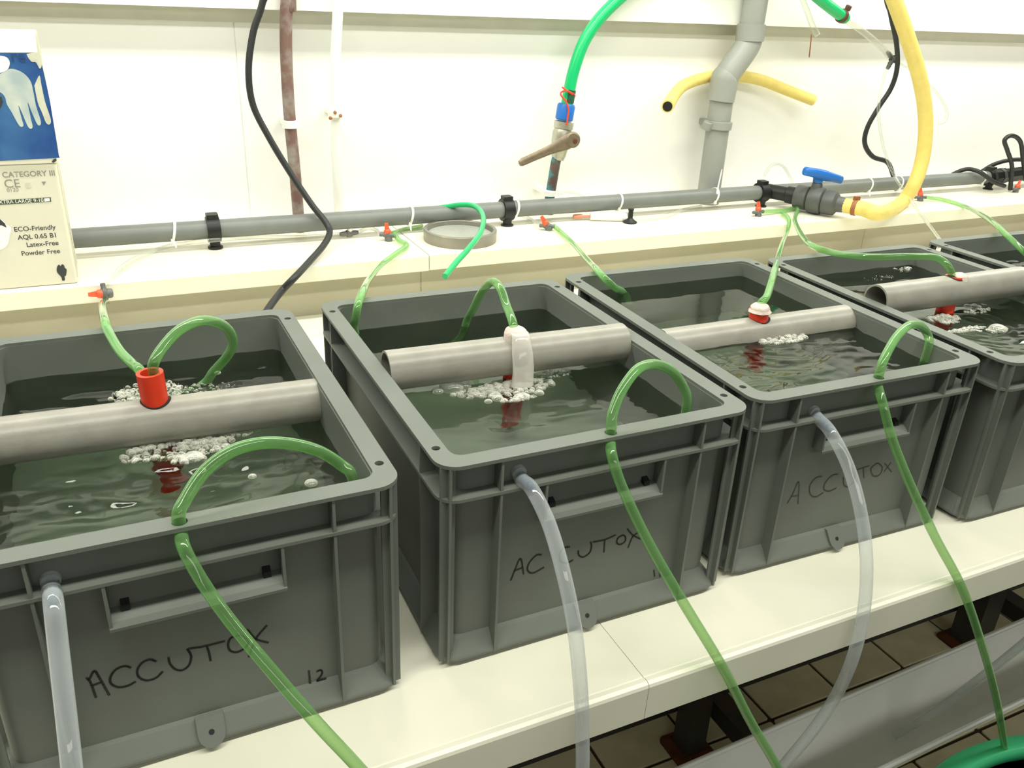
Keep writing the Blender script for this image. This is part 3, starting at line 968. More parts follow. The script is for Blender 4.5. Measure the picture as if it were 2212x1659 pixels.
front_tube(2, [at(2006, 748, z=0.199) + Vector((0, 0.002, -0.036)), at(2006, 748, z=0.199), at(2003, 722, y=0.068), at(1986, 703, y=0.062), at(1962, 704, y=0.052), at(1935, 730, y=0.036), at(1910, 775, y=0.018)],
           [at(1907, 872, y=-0.004), at(1928, 950, y=-0.020), at(1968, 1050, y=-0.042), at(2020, 1160, y=-0.066), at(2078, 1270, y=-0.086), at(2120, 1390, y=-0.088), at(2150, 1500, y=-0.080), at(2168, 1600, y=-0.070), at(2180, 1700, y=-0.060)],
           'green siphon tube arching over the front rim of the third crate')

# clear drain tubes from the outlets
CR_ = 0.0060


def drain_tube(i, lx, lz, pts, label, trail):
    s = local(i, lx, INS + 0.004, lz)
    root = empty('drain_tube', s, label=label, cat='tube', group='clear drain tubes')
    mb = MB()
    mb.sweep(spline([s, s + Vector((0, -0.012, -0.004))] + pts, 10), CR_, 14)
    rel(mb.build('tube_wall', M_clear, sharp=60), root)
    mb = MB()
    mb.lathe([(0.0064, 0.0), (0.0068, 0.002), (0.0062, 0.004)], s + Vector((0, -0.0035, 0)), Vector((0, -1, -0.15)), 16)
    rel(mb.build('outlet_collar', M_clear, sharp=60), root)
    mb = MB()
    mb.sweep([s + Vector((0.001, -0.004, -0.001)), s + Vector((0.002, -0.014, -0.006))] + [pts[0] + Vector((0.0, 0, 0.002))], [0.0040, 0.0044, 0.0030], 10)
    tag(rel(mb.build('blue_stain', M_bluestain), root), 'blue tinted end inside the clear tube')
    return root


M_bluestain = mat('blue_stain', srgb(86, 128, 152), 0.4, color2=srgb(34, 84, 128), vscale=220, thresh=(0.45, 0.62), trans=0.5, ior=1.2)
drain_tube(0, 0.0640, 0.1745, [at(115, 1300, y=-0.030), at(126, 1400, y=-0.050), at(142, 1540, y=-0.076), at(155, 1659, y=-0.094), at(165, 1760, y=-0.100), at(170, 1900, y=-0.100), at(170, 1900, y=-0.100) + Vector((0.01, 0.02, -0.16)), at(170, 1900, y=-0.100) + Vector((0.02, 0.12, -0.33))],
           'clear drain tube hanging from the nearest crate', 0)
drain_tube(1, 0.0725, 0.1785, [at(1150, 1058, y=-0.012), at(1185, 1130, y=-0.034), at(1215, 1230, y=-0.060), at(1240, 1350, y=-0.080), at(1253, 1470, y=-0.090), at(1258, 1580, y=-0.090), at(1256, 1700, y=-0.092), Vector((0.198, -0.080, -0.20)), Vector((0.206, -0.035, -0.32)), Vector((0.215, 0.020, -0.415))],
           'clear drain tube hanging from the crate marked 11', 0)
drain_tube(2, 0.0830, 0.1735, [at(1795, 935, y=-0.014), at(1833, 1010, y=-0.036), at(1860, 1110, y=-0.060), at(1872, 1220, y=-0.080), at(1864, 1330, y=-0.088), at(1835, 1440, y=-0.090), at(1780, 1545, y=-0.072), at(1700, 1645, y=-0.045), at(1640, 1710, y=-0.015), Vector((0.495, 0.025, -0.405))],
           'clear drain tube hanging from the third crate and curving into the gutter', 0)

# ------------------------------------------------------------------ header pipe on the ledge, clips, ties
PY, PZ, PRH = 1.034, 0.1310, 0.0165
mb = MB()
mb.pipe(Vector((-0.75, PY, PZ)), Vector((3.3, PY, PZ)), PRH, PRH - 0.003, 28)
tag(mb.build('header_pipe', M_header), 'long dark grey water pipe running along the ledge', 'pipe')


def head(px, py):
    return at(px, py, y=PY).x


def pipe_clip(px, py, lab):
    x = head(px, py)
    root = empty('pipe_clip', (x, PY, ZS), label=lab, cat='clip', group='black pipe clips')
    mb = MB()
    mb.lathe([(0.013, 0.0), (0.013, 0.003), (0.009, 0.005), (0.009, 0.010), (0.0105, 0.013), (0.0105, 0.018)], Vector((x, PY - 0.006, ZS + 0.0005)), seg=16)
    rel(mb.build('clip_foot', M_black), root)
    mb = MB()
    mb.pipe(Vector((x - 0.011, PY, PZ)), Vector((x + 0.011, PY, PZ)), PRH + 0.006, PRH + 0.0004, 20)
    rel(mb.build('clip_ring', M_black), root)
    mb = MB()
    mb.loft([rrect(x - 0.010, x + 0.010, PY - 0.011, PY + 0.011, 0.003, PZ + PRH + 0.003, 3), rrect(x - 0.010, x + 0.010, PY - 0.011, PY + 0.011, 0.003, PZ + PRH + 0.011, 3)])
    rel(mb.build('clip_latch', M_black), root)


pipe_clip(460, 490, 'black pipe clip left of the copper pipe')
pipe_clip(1094, 455, 'black pipe clip right of the round steel dish')
pipe_clip(1643, 424, 'black pipe clip next to the blue-handled valve')
pipe_clip(2135, 388, 'black pipe clip by the cables at the right edge')


def cable_tie(px, py, lab, tail=0.0, tail_dir=None):
    x = head(px, py)
    root = empty('cable_tie', (x, PY, PZ), label=lab, cat='cable tie', group='white cable ties on the header pipe')
    mb = MB()
    n_, w_ = 20, 0.0022
    ang = [2 * math.pi * k / n_ for k in range(n_)]
    loops = []
    for r_, dx in ((PRH + 0.0004, -w_), (PRH + 0.0016, -w_), (PRH + 0.0016, w_), (PRH + 0.0004, w_), (PRH + 0.0004, -w_)):
        loops.append([Vector((x + dx + 0.004 * math.sin(a_), PY + r_ * math.cos(a_), PZ + r_ * math.sin(a_))) for a_ in ang])
    mb.loft(loops, False, False, True)
    rel(mb.build('tie_band', M_whiteplastic), root)
    mb = MB()
    c = Vector((x - 0.0035, PY - PRH * 0.75, PZ - PRH * 0.75))
    mb.box(-0.003, 0.003, -0.003, 0.003, -0.004, 0.004, Matrix.Translation(c))
    rel(mb.build('tie_head', M_whiteplastic), root)
    if tail:
        mb = MB()
        a0 = c
        mb.sweep(spline([a0, a0 + tail_dir * tail * 0.4, a0 + tail_dir * tail], 4), [0.0021] * 5 + [0.0016] * 3 + [0.0008], 6)
        rel(mb.build('tie_tail', M_whiteplastic), root)


cable_tie(375, 505, 'white cable tie left of the first black clip', 0.02, Vector((0.2, -0.5, -0.5)))
cable_tie(885, 467, 'white cable tie above the left edge of the round dish', 0.02, Vector((0, -0.3, -0.6)))
cable_tie(1112, 455, 'white cable tie touching the clip right of the dish')
cable_tie(1334, 442, 'white cable tie above the small syringe')
cable_tie(1540, 432, 'white cable tie with a long upright tail at the drain pipe', 0.075, Vector((0.05, -0.05, 1.0)))
cable_tie(1872, 405, 'white cable tie right of the blue-handled valve', 0.018, Vector((0, -0.4, -0.6)))
cable_tie(1937, 402, 'white cable tie behind the yellow hose', 0.01, Vector((0, -0.4, -0.6)))
cable_tie(2116, 390, 'white cable tie near the cables at the right edge', 0.02, Vector((-0.6, -0.5, -0.4)))

# ------------------------------------------------------------------ union valve with blue handle, yellow hose
VA = at(1658, 412, z=PZ + 0.002)
VB = at(1836, 446, z=PZ - 0.002)
vd = (VB - VA)
VL = vd.length
vd.normalize()
valve = empty('union_valve', (VA + VB) / 2, label='dark grey union valve with blue handle on the header pipe', cat='valve')
mb = MB()
mb.lathe([(0.0165, 0.0), (0.0165, VL * 0.24), (0.0195, VL * 0.25), (0.0195, VL * 0.36), (0.0165, VL * 0.37)], VA, vd, 28)
rel(mb.build('coupling', M_black), valve)
mb = MB()
mb.lathe([(0.026, VL * 0.36), (0.0275, VL * 0.37), (0.0275, VL * 0.50), (0.024, VL * 0.515)], VA, vd, 16)
rel(mb.build('union_nut', M_valvegrey), valve)
mb = MB()
mb.lathe([(0.0235, VL * 0.515), (0.030, VL * 0.53), (0.0315, VL * 0.60), (0.030, VL * 0.68), (0.024, VL * 0.70)], VA, vd, 28)
rel(mb.build('valve_body', M_valvegrey), valve)
mb = MB()
mb.lathe([(0.0275, VL * 0.70), (0.0285, VL * 0.715), (0.027, VL * 0.83), (0.023, VL * 0.845), (0.0185, VL * 0.86), (0.0155, VL * 0.98), (0.013, VL)], VA, vd, 16)
rel(mb.build('hose_nut', M_valvegrey), valve)
vc = VA + vd * VL * 0.58
mb = MB()
mb.lathe([(0.013, 0.024), (0.012, 0.036), (0.009, 0.040)], vc, Vector((0, 0, 1)), 18)
rel(mb.build('stem', M_valvegrey), valve)
hb = vc + Vector((0, 0, 0.040))
h0, h1 = at(1737, 369, y=hb.y), at(1818, 388, y=hb.y - 0.012)
mb = MB()
hm = (h0 + h1) / 2
hd = (h1 - h0)
hl = hd.length
hd.normalize()
hs = Vector((0, 0, 1)).cross(hd).normalized()
hu = hd.cross(hs)


def bar_loop(t, w_, hgt, dz):
    c = h0 + hd * (hl * t) + hu * dz
    out = []
    for k in range(12):
        a_ = 2 * math.pi * k / 12
        out.append(c + hs * (w_ * math.copysign(abs(math.cos(a_)) ** 0.6, math.cos(a_))) + hu * (hgt * math.copysign(abs(math.sin(a_)) ** 0.6, math.sin(a_))))
    return out


mb.loft([bar_loop(0.0, 0.006, 0.006, 0.0), bar_loop(0.03, 0.009, 0.0095, 0.0), bar_loop(0.25, 0.010, 0.0105, 0.001), bar_loop(0.5, 0.012, 0.0125, 0.0), bar_loop(0.75, 0.010, 0.0100, 0.0), bar_loop(0.97, 0.009, 0.009, -0.001), bar_loop(1.0, 0.006, 0.006, -0.001)], True, True, True)
mb.lathe([(0.011, 0.0), (0.012, 0.012), (0.010, (hm - hb).z + 0.002)], hb, Vector((0, 0, 1)), 16)
rel(mb.build('handle', M_blue), valve)

YHR = 0.0165
hose = empty('yellow_hose', VB, label='thick yellow hose rising from the valve in a wide bend', cat='hose')
ypts = [VB + vd * -0.012, VB + vd * 0.03, at(1902, 460, z=PZ - 0.006), at(1945, 440, y=0.925), at(1976, 395, y=0.925), at(1995, 330, y=0.93), at(1999, 250, y=0.935), at(1987, 170, y=0.94), at(1960, 80, y=0.945), at(1930, -5, y=0.95), at(1905, -70, y=0.955), at(1880, -130, y=0.965), at(1845, -200, y=0.98), at(1810, -330, y=0.99), at(1800, -600, y=1.0)]
mb = MB()
mb.sweep(spline(ypts, 9), YHR, 20)
rel(mb.build('hose_wall', M_yellow, sharp=60), hose)
mb = MB()
mb.lathe([(YHR + 0.0004, 0.0), (YHR + 0.0018, 0.0006), (YHR + 0.0018, 0.0095), (YHR + 0.0004, 0.010)], VB + vd * 0.006, vd, 24)
mb.box(-0.007, 0.007, -0.004, 0.004, -0.002, 0.008, Matrix.Translation(VB + vd * 0.011 + Vector((0, 0, YHR))))
rel(mb.build('hose_clamp', M_rustpin), hose)

# ------------------------------------------------------------------ wall pipes
# drain stack
DY = 1.092
drain = empty('drain_pipe', at(1530, 425, y=DY), label='grey plastic drain pipe with an offset bend on the wall', cat='pipe')
DR = 0.0265


def dpt(px, py):
    return at(px, py, y=DY)


zb = Vector((dpt(1530, 420).x + 0.0005, DY, ZS))
lowtop = dpt(1561, 200)
low = [zb, Vector((zb.x + (lowtop.x - zb.x) * 0.5, DY, (ZS + lowtop.z) / 2)), lowtop]
mb = MB()
mb.sweep(low, DR, 26)
rel(mb.build('lower_pipe', M_drain, sharp=60), drain)
s0, s1 = dpt(1556, 218), dpt(1566, 168)
mb = MB()
mb.sweep([s0, s0 + (s1 - s0) * 0.9, s1, s1 + (dpt(1612, 108) - s1) * 0.06], [DR + 0.0045] * 2 + [DR + 0.0045, DR + 0.003], 26)
rel(mb.build('lower_socket', M_drain, sharp=60), drain)
mb = MB()
el = spline([dpt(1564, 180), dpt(1572, 160), dpt(1588, 137), dpt(1604, 115), dpt(1616, 95), dpt(1620, 78)], 6)
mb.sweep(el, DR + 0.002, 26)
rel(mb.build('offset_bend', M_drain, sharp=60), drain)
mb = MB()
mb.sweep([dpt(1619, 88), dpt(1624, 52)], DR + 0.0048, 26)
rel(mb.build('upper_socket', M_drain, sharp=60), drain)
mb = MB()
mb.sweep([dpt(1623, 60), dpt(1633, 0), dpt(1650, -110), dpt(1650, -110) + Vector((0.002, 0, 0.9))], DR, 26)
rel(mb.build('upper_pipe', M_drain, sharp=60), drain)
mb = MB()
cb = dpt(1551, 270)
mb.lathe([(DR + 0.001, -0.009), (DR + 0.005, -0.008), (DR + 0.005, 0.008), (DR + 0.001, 0.009)], cb, Vector((0.04, 0, 1)), 26)
mb.lathe([(0.011, -0.008), (0.012, 0.0), (0.011, 0.008)], cb + Vector((-DR - 0.006, -0.004, 0)), Vector((0, -0.3, 1)), 14)
mb.box(-0.008, 0.008, 0.0, WALL_Y - DY, -0.006, 0.006, Matrix.Translation(cb + Vector((DR * 0.2, DR * 0.2, 0))))
rel(mb.build('wall_clip', M_drain), drain)

# yellow offcut hooked behind the drain pipe
off = empty('yellow_hose_offcut', at(1575, 165, y=1.14), label='short yellow hose length hooked behind the drain pipe', cat='hose')
opts = [at(1442, 230, y=0.985), at(1446, 224, y=1.01), at(1457, 205, y=1.06), at(1478, 184, y=1.105), at(1520, 169, y=1.132), at(1575, 163, y=1.140), at(1640, 172, y=1.138), at(1700, 195, y=1.128), at(1757, 217, y=1.11)]
op = spline(opts, 8)
mb = MB()
mb.sweep(op, 0.0128, 18)
rel(mb.build('hose_wall', M_yellow, sharp=60), off)
for a_, b_ in ((op[0], op[1]), (op[-1], op[-2])):
    mb = MB()
    mb.lathe([(0.0100, 0.0003), (0.0100, 0.0008)], a_ + (a_ - b_).normalized() * 0.0, (a_ - b_), 18)
    rel(mb.build('bore_shade_disc', M_hole_shade), off)  # dark disc on the solid end, painted as the shaded bore

# copper pipe with white clip
cop = empty('copper_pipe', at(645, 470, y=1.105), label='tarnished copper pipe on the wall with a white clip', cat='pipe')
CY = 1.100


def cpt(px, py):
    return at(px, py, y=CY)


c0 = cpt(645, 470)
mb = MB()
mb.sweep(spline([Vector((c0.x + 0.0005, CY, ZS)), c0, cpt(637, 370), cpt(628, 280), cpt(622, 200), cpt(618, 110), cpt(618, 40), cpt(620, -10), cpt(622, -90), cpt(622, -90) + Vector((0.003, 0, 0.9))], 6), 0.0107, 18)
rel(mb.build('pipe_wall', M_copper, sharp=60), cop)
mb = MB()
cc = cpt(626, 268)
mb.lathe([(0.0112, -0.007), (0.0145, -0.0065), (0.0145, 0.0065), (0.0112, 0.007)], cc, Vector((0, 0, 1)), 18)
mb.box(-0.006, 0.006, 0.0, WALL_Y - CY, -0.006, 0.006, Matrix.Translation(cc + Vector((0, 0.008, 0))))
rel(mb.build('pipe_clip', M_whiteplastic), cop)
for cz in (350,):
    pass

# white painted pipe beside it
wp = empty('white_pipe', at(727, 470, y=CY), label='thin white painted pipe with a rusty clip beside the copper pipe', cat='pipe')
w0 = cpt(722, 200)
mb = MB()
mb.sweep([Vector((w0.x + 0.004, CY + 0.02, ZS)), Vector((w0.x + 0.001, CY + 0.01, 0.25)), cpt(724, 130), cpt(729, 40), cpt(733, -80), cpt(733, -80) + Vector((0.002, 0, 0.9))], 0.0095, 16)
rel(mb.build('pipe_wall', M_whiteplastic, sharp=60), wp)
mb = MB()
wc = cpt(724, 246)
mb.lathe([(0.011, -0.006), (0.0135, -0.005), (0.0135, 0.005), (0.011, 0.006)], wc, Vector((0, 0, 1)), 16)
mb.box(-0.005, 0.005, 0.0, WALL_Y - CY, -0.004, 0.004, Matrix.Translation(wc + Vector((0, 0.008, 0))))
rel(mb.build('wall_clip', M_whiteplastic), wp)
for k, (dx, dz) in enumerate(((-0.0125, -0.006), (-0.004, 0.004), (0.006, -0.002))):
    mb = MB()
    mb.lathe([(0.0022, 0), (0.0034, 0.001), (0.0034, 0.0025), (0.002, 0.0035)], wc + Vector((dx, -0.0125, dz)), Vector((0.2 * k, -1, 0.3)), 7)
    rel(mb.build('rusty_screw', M_rustpin), wp)

# brass tap with lever, blue fitting, red wire
TY = 1.095


def tp(px, py, dy=0):
    return at(px, py, y=TY + dy)


tap = empty('wall_tap', tp(1187, 430), label='brass ball tap with brown lever and blue fitting on the wall', cat='tap')
tb = tp(1187, 430)
mb = MB()
mb.sweep([Vector((tb.x, TY, ZS)), tb, tp(1200, 352), tp(1208, 318)], 0.0105, 18)
rel(mb.build('supply_pipe', M_verdigris, sharp=60), tap)
mb = MB()
rc = tp(1186, 416)
mb.lathe([(0.011, -0.007), (0.0155, -0.006), (0.0155, 0.004), (0.011, 0.006)], rc, Vector((0.05, 0, 1)), 18)
mb.box(-0.006, 0.006, 0.0, WALL_Y - TY, -0.005, 0.005, Matrix.Translation(rc + Vector((0, 0.008, 0))))
rel(mb.build('pipe_clip', M_whiteplastic), tap)
t0, t1 = tp(1205, 345), tp(1219, 262)
td = (t1 - t0)
tl = td.length
td.normalize()
mb = MB()
mb.lathe([(0.0125, 0.0), (0.0155, tl * 0.12), (0.0175, tl * 0.30), (0.0205, tl * 0.50), (0.0205, tl * 0.72), (0.0185, tl * 0.80), (0.0205, tl * 0.82), (0.0205, tl * 0.99), (0.015, tl)], t0, td, 12)
rel(mb.build('valve_body', M_brass, sharp=30), tap)
mb = MB()
b0, b1 = tp(1218, 260), tp(1224, 224)
mb.lathe([(0.0165, 0.0), (0.0190, 0.003), (0.0190, (b1 - b0).length * 0.86), (0.0165, (b1 - b0).length)], b0, b1 - b0, 14)
rel(mb.build('blue_fitting', M_blue, sharp=30), tap)
# lever
piv = tp(1236, 302, -0.032)
end = tp(1122, 353, -0.036)
mb = MB()
mb.lathe([(0.014, -0.006), (0.0165, -0.004), (0.0165, 0.004), (0.013, 0.007)], piv, Vector((-0.15, -1, 0.1)), 18)
ld = (end - piv)
ll = ld.length
ld.normalize()
ls = Vector((0, -1, 0))
lu = ld.cross(ls).normalized()
loops = []
for t, w_ in ((0.0, 0.0150), (0.10, 0.0160), (0.28, 0.0125), (0.45, 0.0098), (0.7, 0.0085), (0.95, 0.0082), (1.0, 0.0055)):
    c = piv + ld * (ll * t)
    loops.append([c + lu * (w_ * math.cos(2 * math.pi * k / 10)) + ls * (0.0045 * math.sin(2 * math.pi * k / 10)) for k in range(10)])
mb.loft(loops, True, True, True)
mb.lathe([(0.0085, -0.004), (0.0085, 0.020)], piv + Vector((0, 0.008, 0)), Vector((0, 1, 0)), 14)
rel(mb.build('lever', M_lever), tap)
mb = MB()
mb.lathe([(0.0048, 0), (0.0048, 0.003)], piv + Vector((0.003, -0.006, -0.002)), Vector((0, -1, 0)), 8)
rel(mb.build('lever_nut', M_rust), tap)
mb = MB()
rw = [tp(1236, 204, -0.012), tp(1224, 196, -0.014), tp(1213, 199, -0.010), tp(1212, 206, -0.014), tp(1222, 218, -0.018), tp(1228, 236, -0.0215), tp(1226, 255, -0.0225), tp(1224, 270, -0.023)]
mb.sweep(spline(rw, 6), 0.0019, 8)
mb.sweep(spline([tp(1214, 188, -0.010), tp(1226, 196, -0.0135), tp(1240, 204, -0.011), tp(1242, 208, 0.002)], 6), 0.0017, 8)
rel(mb.build('red_wire', M_wire_red, sharp=0), tap)

HGR = 0.0118
gh = empty('green_hose', tp(1226, 226), label='bright green hose arching up from the brass tap to a brown clamp', cat='hose')
q1, q2 = at(1785, 9, y=1.04), at(1826, 40, y=1.05)
mb = MB()
mb.sweep(spline([tp(1224, 228), tp(1229, 200), tp(1240, 150), tp(1262, 90), tp(1295, 40), tp(1340, -5), tp(1400, -52), tp(1480, -90), at(1570, -100, y=1.075), at(1660, -72, y=1.055), at(1735, -30, y=1.04), q1, q2], 9), HGR + 0.0006, 18)
rel(mb.build('hose_wall', M_greenop, sharp=60), gh)
mb = MB()
g0, g1 = tp(1226, 222), tp(1231, 194)
mb.sweep([g0, g1], HGR + 0.0012, 18)
rel(mb.build('stained_end', mat('stained_hose_end', srgb(30, 84, 58), 0.5, color2=srgb(78, 44, 34), vscale=90, thresh=(0.45, 0.6))), gh)
qd = (q2 - q1).normalized()
mb = MB()
mb.lathe([(0.0126, 0), (0.0150, 0.001), (0.0150, 0.010), (0.0126, 0.011)], q2 - qd * 0.020, qd, 18)
mb.lathe([(0.006, 0), (0.007, 0.004), (0.007, 0.010), (0.005, 0.012)], q2 - qd * 0.012 + Vector((0.006, -0.004, 0.012)), Vector((0.2, -0.2, 1)), 12)
rel(mb.build('hose_clamp', mat('brown_clamp', srgb(92, 58, 48), 0.5, var=0.2, vscale=90)), gh)

# ------------------------------------------------------------------ cables
tube_thing('black_cable', [at(582, -60, y=1.085) + Vector((0.02, 0.005, 0.6)), at(582, -60, y=1.085) + Vector((0.01, 0.0, 0.25)), at(575, -60, y=1.08), at(566, 10, y=1.08), at(547, 70, y=1.08), at(537, 150, y=1.075), at(546, 225, y=1.07), at(580, 295, y=1.06), at(625, 370, y=1.045), at(672, 440, y=1.02),
                           at(702, 478, y=0.998), at(712, 502, z=0.125), at(699, 530, z=0.113), at(664, 570, z=0.1075), at(636, 600, z=0.104), at(610, 627, y=0.80), at(590, 652, y=0.765), at(568, 685, y=0.73), at(540, 730, y=0.70)],
           0.0058, M_cable, 'black cable winding down the wall and over the ledge', 'cable')
tube_thing('black_cable', [at(1908, -40, y=1.05) + Vector((-0.02, 0.01, 0.6)), at(1910, -40, y=1.045) + Vector((-0.012, 0.0, 0.25)), at(1916, -40, y=1.04), at(1924, 30, y=1.04), at(1936, 90, y=1.04), at(1938, 145, y=1.045), at(1925, 190, y=1.05), at(1898, 232, y=1.055), at(1874, 275, y=1.06), at(1868, 310, y=1.06), at(1885, 338, y=1.062), at(1916, 350, y=1.065), at(1928, 375, y=1.067), at(1936, 410, y=1.068)],
           0.0058, M_cable, 'black cable hanging in an S behind the yellow hose', 'cable')
tube_thing('black_cable', [at(2030, 396, y=1.07), at(2050, 381, y=1.06), at(2085, 366, y=1.04), at(2115, 371, y=1.01), at(2145, 392, y=0.985), at(2170, 402, y=0.98)],
           0.0056, M_cable, 'black cable arching over the header pipe at the right', 'cable', group='cable tangle at the right edge')
tube_thing('black_cable', [at(2118, 372, y=1.06), at(2150, 354, y=1.05), at(2190, 345, y=1.04), at(2240, 347, y=1.03)],
           0.0056, M_cable, 'black cable running out of frame at the right edge', 'cable', group='cable tangle at the right edge')
tube_thing('black_cable', [at(2182, 410, y=0.985), at(2186, 360, y=0.985), at(2176, 325, y=0.985), at(2170, 303, y=0.985), at(2186, 293, y=0.985), at(2204, 306, y=0.985), at(2210, 345, y=0.985), at(2216, 390, y=0.985)],
           0.0056, M_cable, 'black cable standing in a tall loop at the right edge', 'cable', group='cable tangle at the right edge')
plug = empty('power_adapter', at(2185, 385, y=1.05), label='small black adapter on the header pipe at the right edge', cat='adapter')
mb = MB()
a0, a1 = at(2140, 383, y=PY - 0.01), at(2230, 372, y=PY - 0.01)
mb.lathe([(0.017, 0), (0.0215, 0.004), (0.0215, 0.050), (0.019, 0.056), (0.019, (a1 - a0).length)], a0, a1 - a0, 8)
rel(mb.build('adapter_body', M_black, sharp=30), plug)
mb = MB()
mb.lathe([(0.0225, 0.0), (0.0225, 0.010)], a0 + (a1 - a0).normalized() * 0.03, a1 - a0, 8)
rel(mb.build('adapter_band', M_valvegrey, sharp=30), plug)

# ------------------------------------------------------------------ thin clear air lines on the ledge and the wall
CA = 0.0036
tube_thing('clear_airline', [V1 + Vector((0, 0.001, 0.014)), at(236, 606, y=0.885), at(262, 578, z=ZS + 0.006), at(305, 552, z=ZS + 0.006), at(372, 530, z=ZS + 0.006), at(460, 519, y=1.012), at(560, 512, z=ZS + 0.006), at(650, 512, z=ZS + 0.005), at(735, 506, z=ZS + 0.007)],
           CA, M_clear_shelf, 'clear airline along the ledge from the glove boxes to the tee piece', 'tube')
tube_thing('clear_airline', [at(772, 502, z=ZS + 0.008), at(795, 493, z=ZS + 0.010), at(815, 498, z=ZS + 0.010), V2 + Vector((-0.014, 0.006, 0))],
           CA, M_clear_shelf, 'short clear airline between tee piece and orange tap', 'tube')
tee = empty('airline_tee', at(754, 505, z=ZS), label='small smoky grey tee piece on the ledge by the black cable', cat='connector')
tc_ = at(754, 504, z=ZS + 0.008)
mb = MB()
mb.lathe([(0.0038, -0.018), (0.0046, -0.014), (0.0050, -0.006), (0.0068, -0.005), (0.0068, 0.005), (0.0050, 0.006), (0.0046, 0.014), (0.0038, 0.018)], tc_, Vector((1, 0.15, 0)), 14)
rel(mb.build('barrel', M_greyclear), tee)
mb = MB()
mb.lathe([(0.0055, 0.0), (0.0055, 0.010), (0.0066, 0.011), (0.0066, 0.014)], tc_, Vector((0.3, 0.1, 1)), 12)
rel(mb.build('tee_cap', M_whiteplastic), tee)
tube_thing('clear_airline', [V2 + Vector((0.012, 0.012, 0)), at(868, 496, z=ZS + 0.005), at(900, 490, z=ZS + 0.005), at(912, 487, z=ZS + 0.005)],
           CA, M_green, 'pale green airline stub behind the round steel dish', 'tube')
tube_thing('clear_airline', [at(850, 458, y=PY + 0.02), at(880, 449, y=PY + 0.02), at(915, 446, y=PY + 0.015), at(935, 452, y=PY + 0.01)],
           CA, M_clear_shelf, 'clear airline loop peeking over the header pipe left of the dish', 'tube')
tube_thing('clear_airline', [V3 + Vector((-0.012, 0.008, 0)), at(1140, 470, z=ZS + 0.006), at(1120, 462, z=ZS + 0.006)],
           CA, M_clear_shelf, 'clear airline stub left of the tap by the dish', 'tube')
tube_thing('clear_airline', [at(1205, 420, y=PY + 0.03), at(1225, 415, y=PY + 0.03), at(1250, 420, y=PY + 0.03), at(1275, 432, y=PY + 0.028)],
           0.0024, M_clear_shelf, 'thin clear line arching behind the header pipe near the tap', 'tube')
tube_thing('clear_airline', [at(1360, 470, z=ZS + 0.008), at(1400, 472, z=ZS + 0.006), at(1440, 466, z=ZS + 0.006), at(1480, 452, z=ZS + 0.006), at(1515, 446, z=ZS + 0.006)],
           CA, M_clear_shelf, 'clear airline lying right of the syringe', 'tube')
tube_thing('clear_airline', [at(1650, 380, y=PY + 0.04), at(1668, 356, y=PY + 0.04), at(1690, 358, y=PY + 0.04), at(1708, 385, y=PY + 0.04), at(1716, 410, y=PY + 0.03)],
           CA, M_clear_shelf, 'clear airline arching up behind the black valve coupling', 'tube')
tube_thing('clear_airline', [at(1725, -70, y=1.06), at(1732, -10, y=1.06), at(1744, 25, y=1.06), at(1755, 55, y=1.06), at(1766, 76, y=1.055)],
           0.0062, M_clear_shelf, 'clear tube end hanging beside the green hose at the top', 'tube')
tube_thing('clear_airline', [at(1826, 42, y=1.05), at(1855, 62, y=1.055), at(1888, 88, y=1.06), at(1920, 120, y=1.065)],
           0.0072, M_clear_shelf, 'clear tube from the green hose end to the black connector', 'tube')
tube_thing('clear_airline', [at(1938, 134, y=1.07), at(1965, 150, y=1.075), at(2010, 185, y=1.08), at(2042, 230, y=1.08), at(2044, 258, y=1.08), at(2028, 268, y=1.08)],
           CA, M_clear_shelf, 'clear tube curling right of the yellow hose on the wall', 'tube')
tube_thing('clear_airline', [at(1916, 145, y=1.06), at(1906, 180, y=1.06), at(1898, 225, y=1.035), at(1900, 270, y=1.03), at(1912, 330, y=1.02), at(1935, 385, y=0.98), at(1970, 436, z=0.118), at(2002, 480, z=0.118), at(2024, 510, z=0.150), at(2044, 540, z=0.195)],
           CA, M_clear_shelf, 'long clear tube dropping past the yellow hose to the far crates', 'tube')
yc = empty('tube_connector', at(1928, 128, y=1.06), label='black barbed connector joining the clear tubes on the wall', cat='connector')
mb = MB()
ycp = at(1928, 127, y=1.062)
for d_, l_ in ((Vector((-0.5, 0, 0.35)), 0.026), (Vector((0.6, 0, -0.25)), 0.024), (Vector((-0.45, -0.1, -0.8)), 0.026)):
    mb.lathe([(0.0062, 0.0), (0.0050, l_ * 0.4), (0.0060, l_ * 0.42), (0.0045, l_ * 0.7), (0.0055, l_ * 0.72), (0.0040, l_)], ycp, d_, 12)
rel(mb.build('connector_body', M_valvegrey), yc)
mb = MB()
mb.lathe([(0.0085, -0.004), (0.0085, 0.004)], ycp, Vector((0, -1, 0)), 12)
rel(mb.build('connector_hub', M_black), yc)

# rusty wire hanging from the trunking
tube_thing('rusty_wire', [at(1753, 74, y=1.112), at(1751, 95, y=1.112), at(1748, 124, y=1.112)], 0.0014, M_rustpin, 'short rusty wire hanging below the white trunking', 'wire', n=4, seg=6)

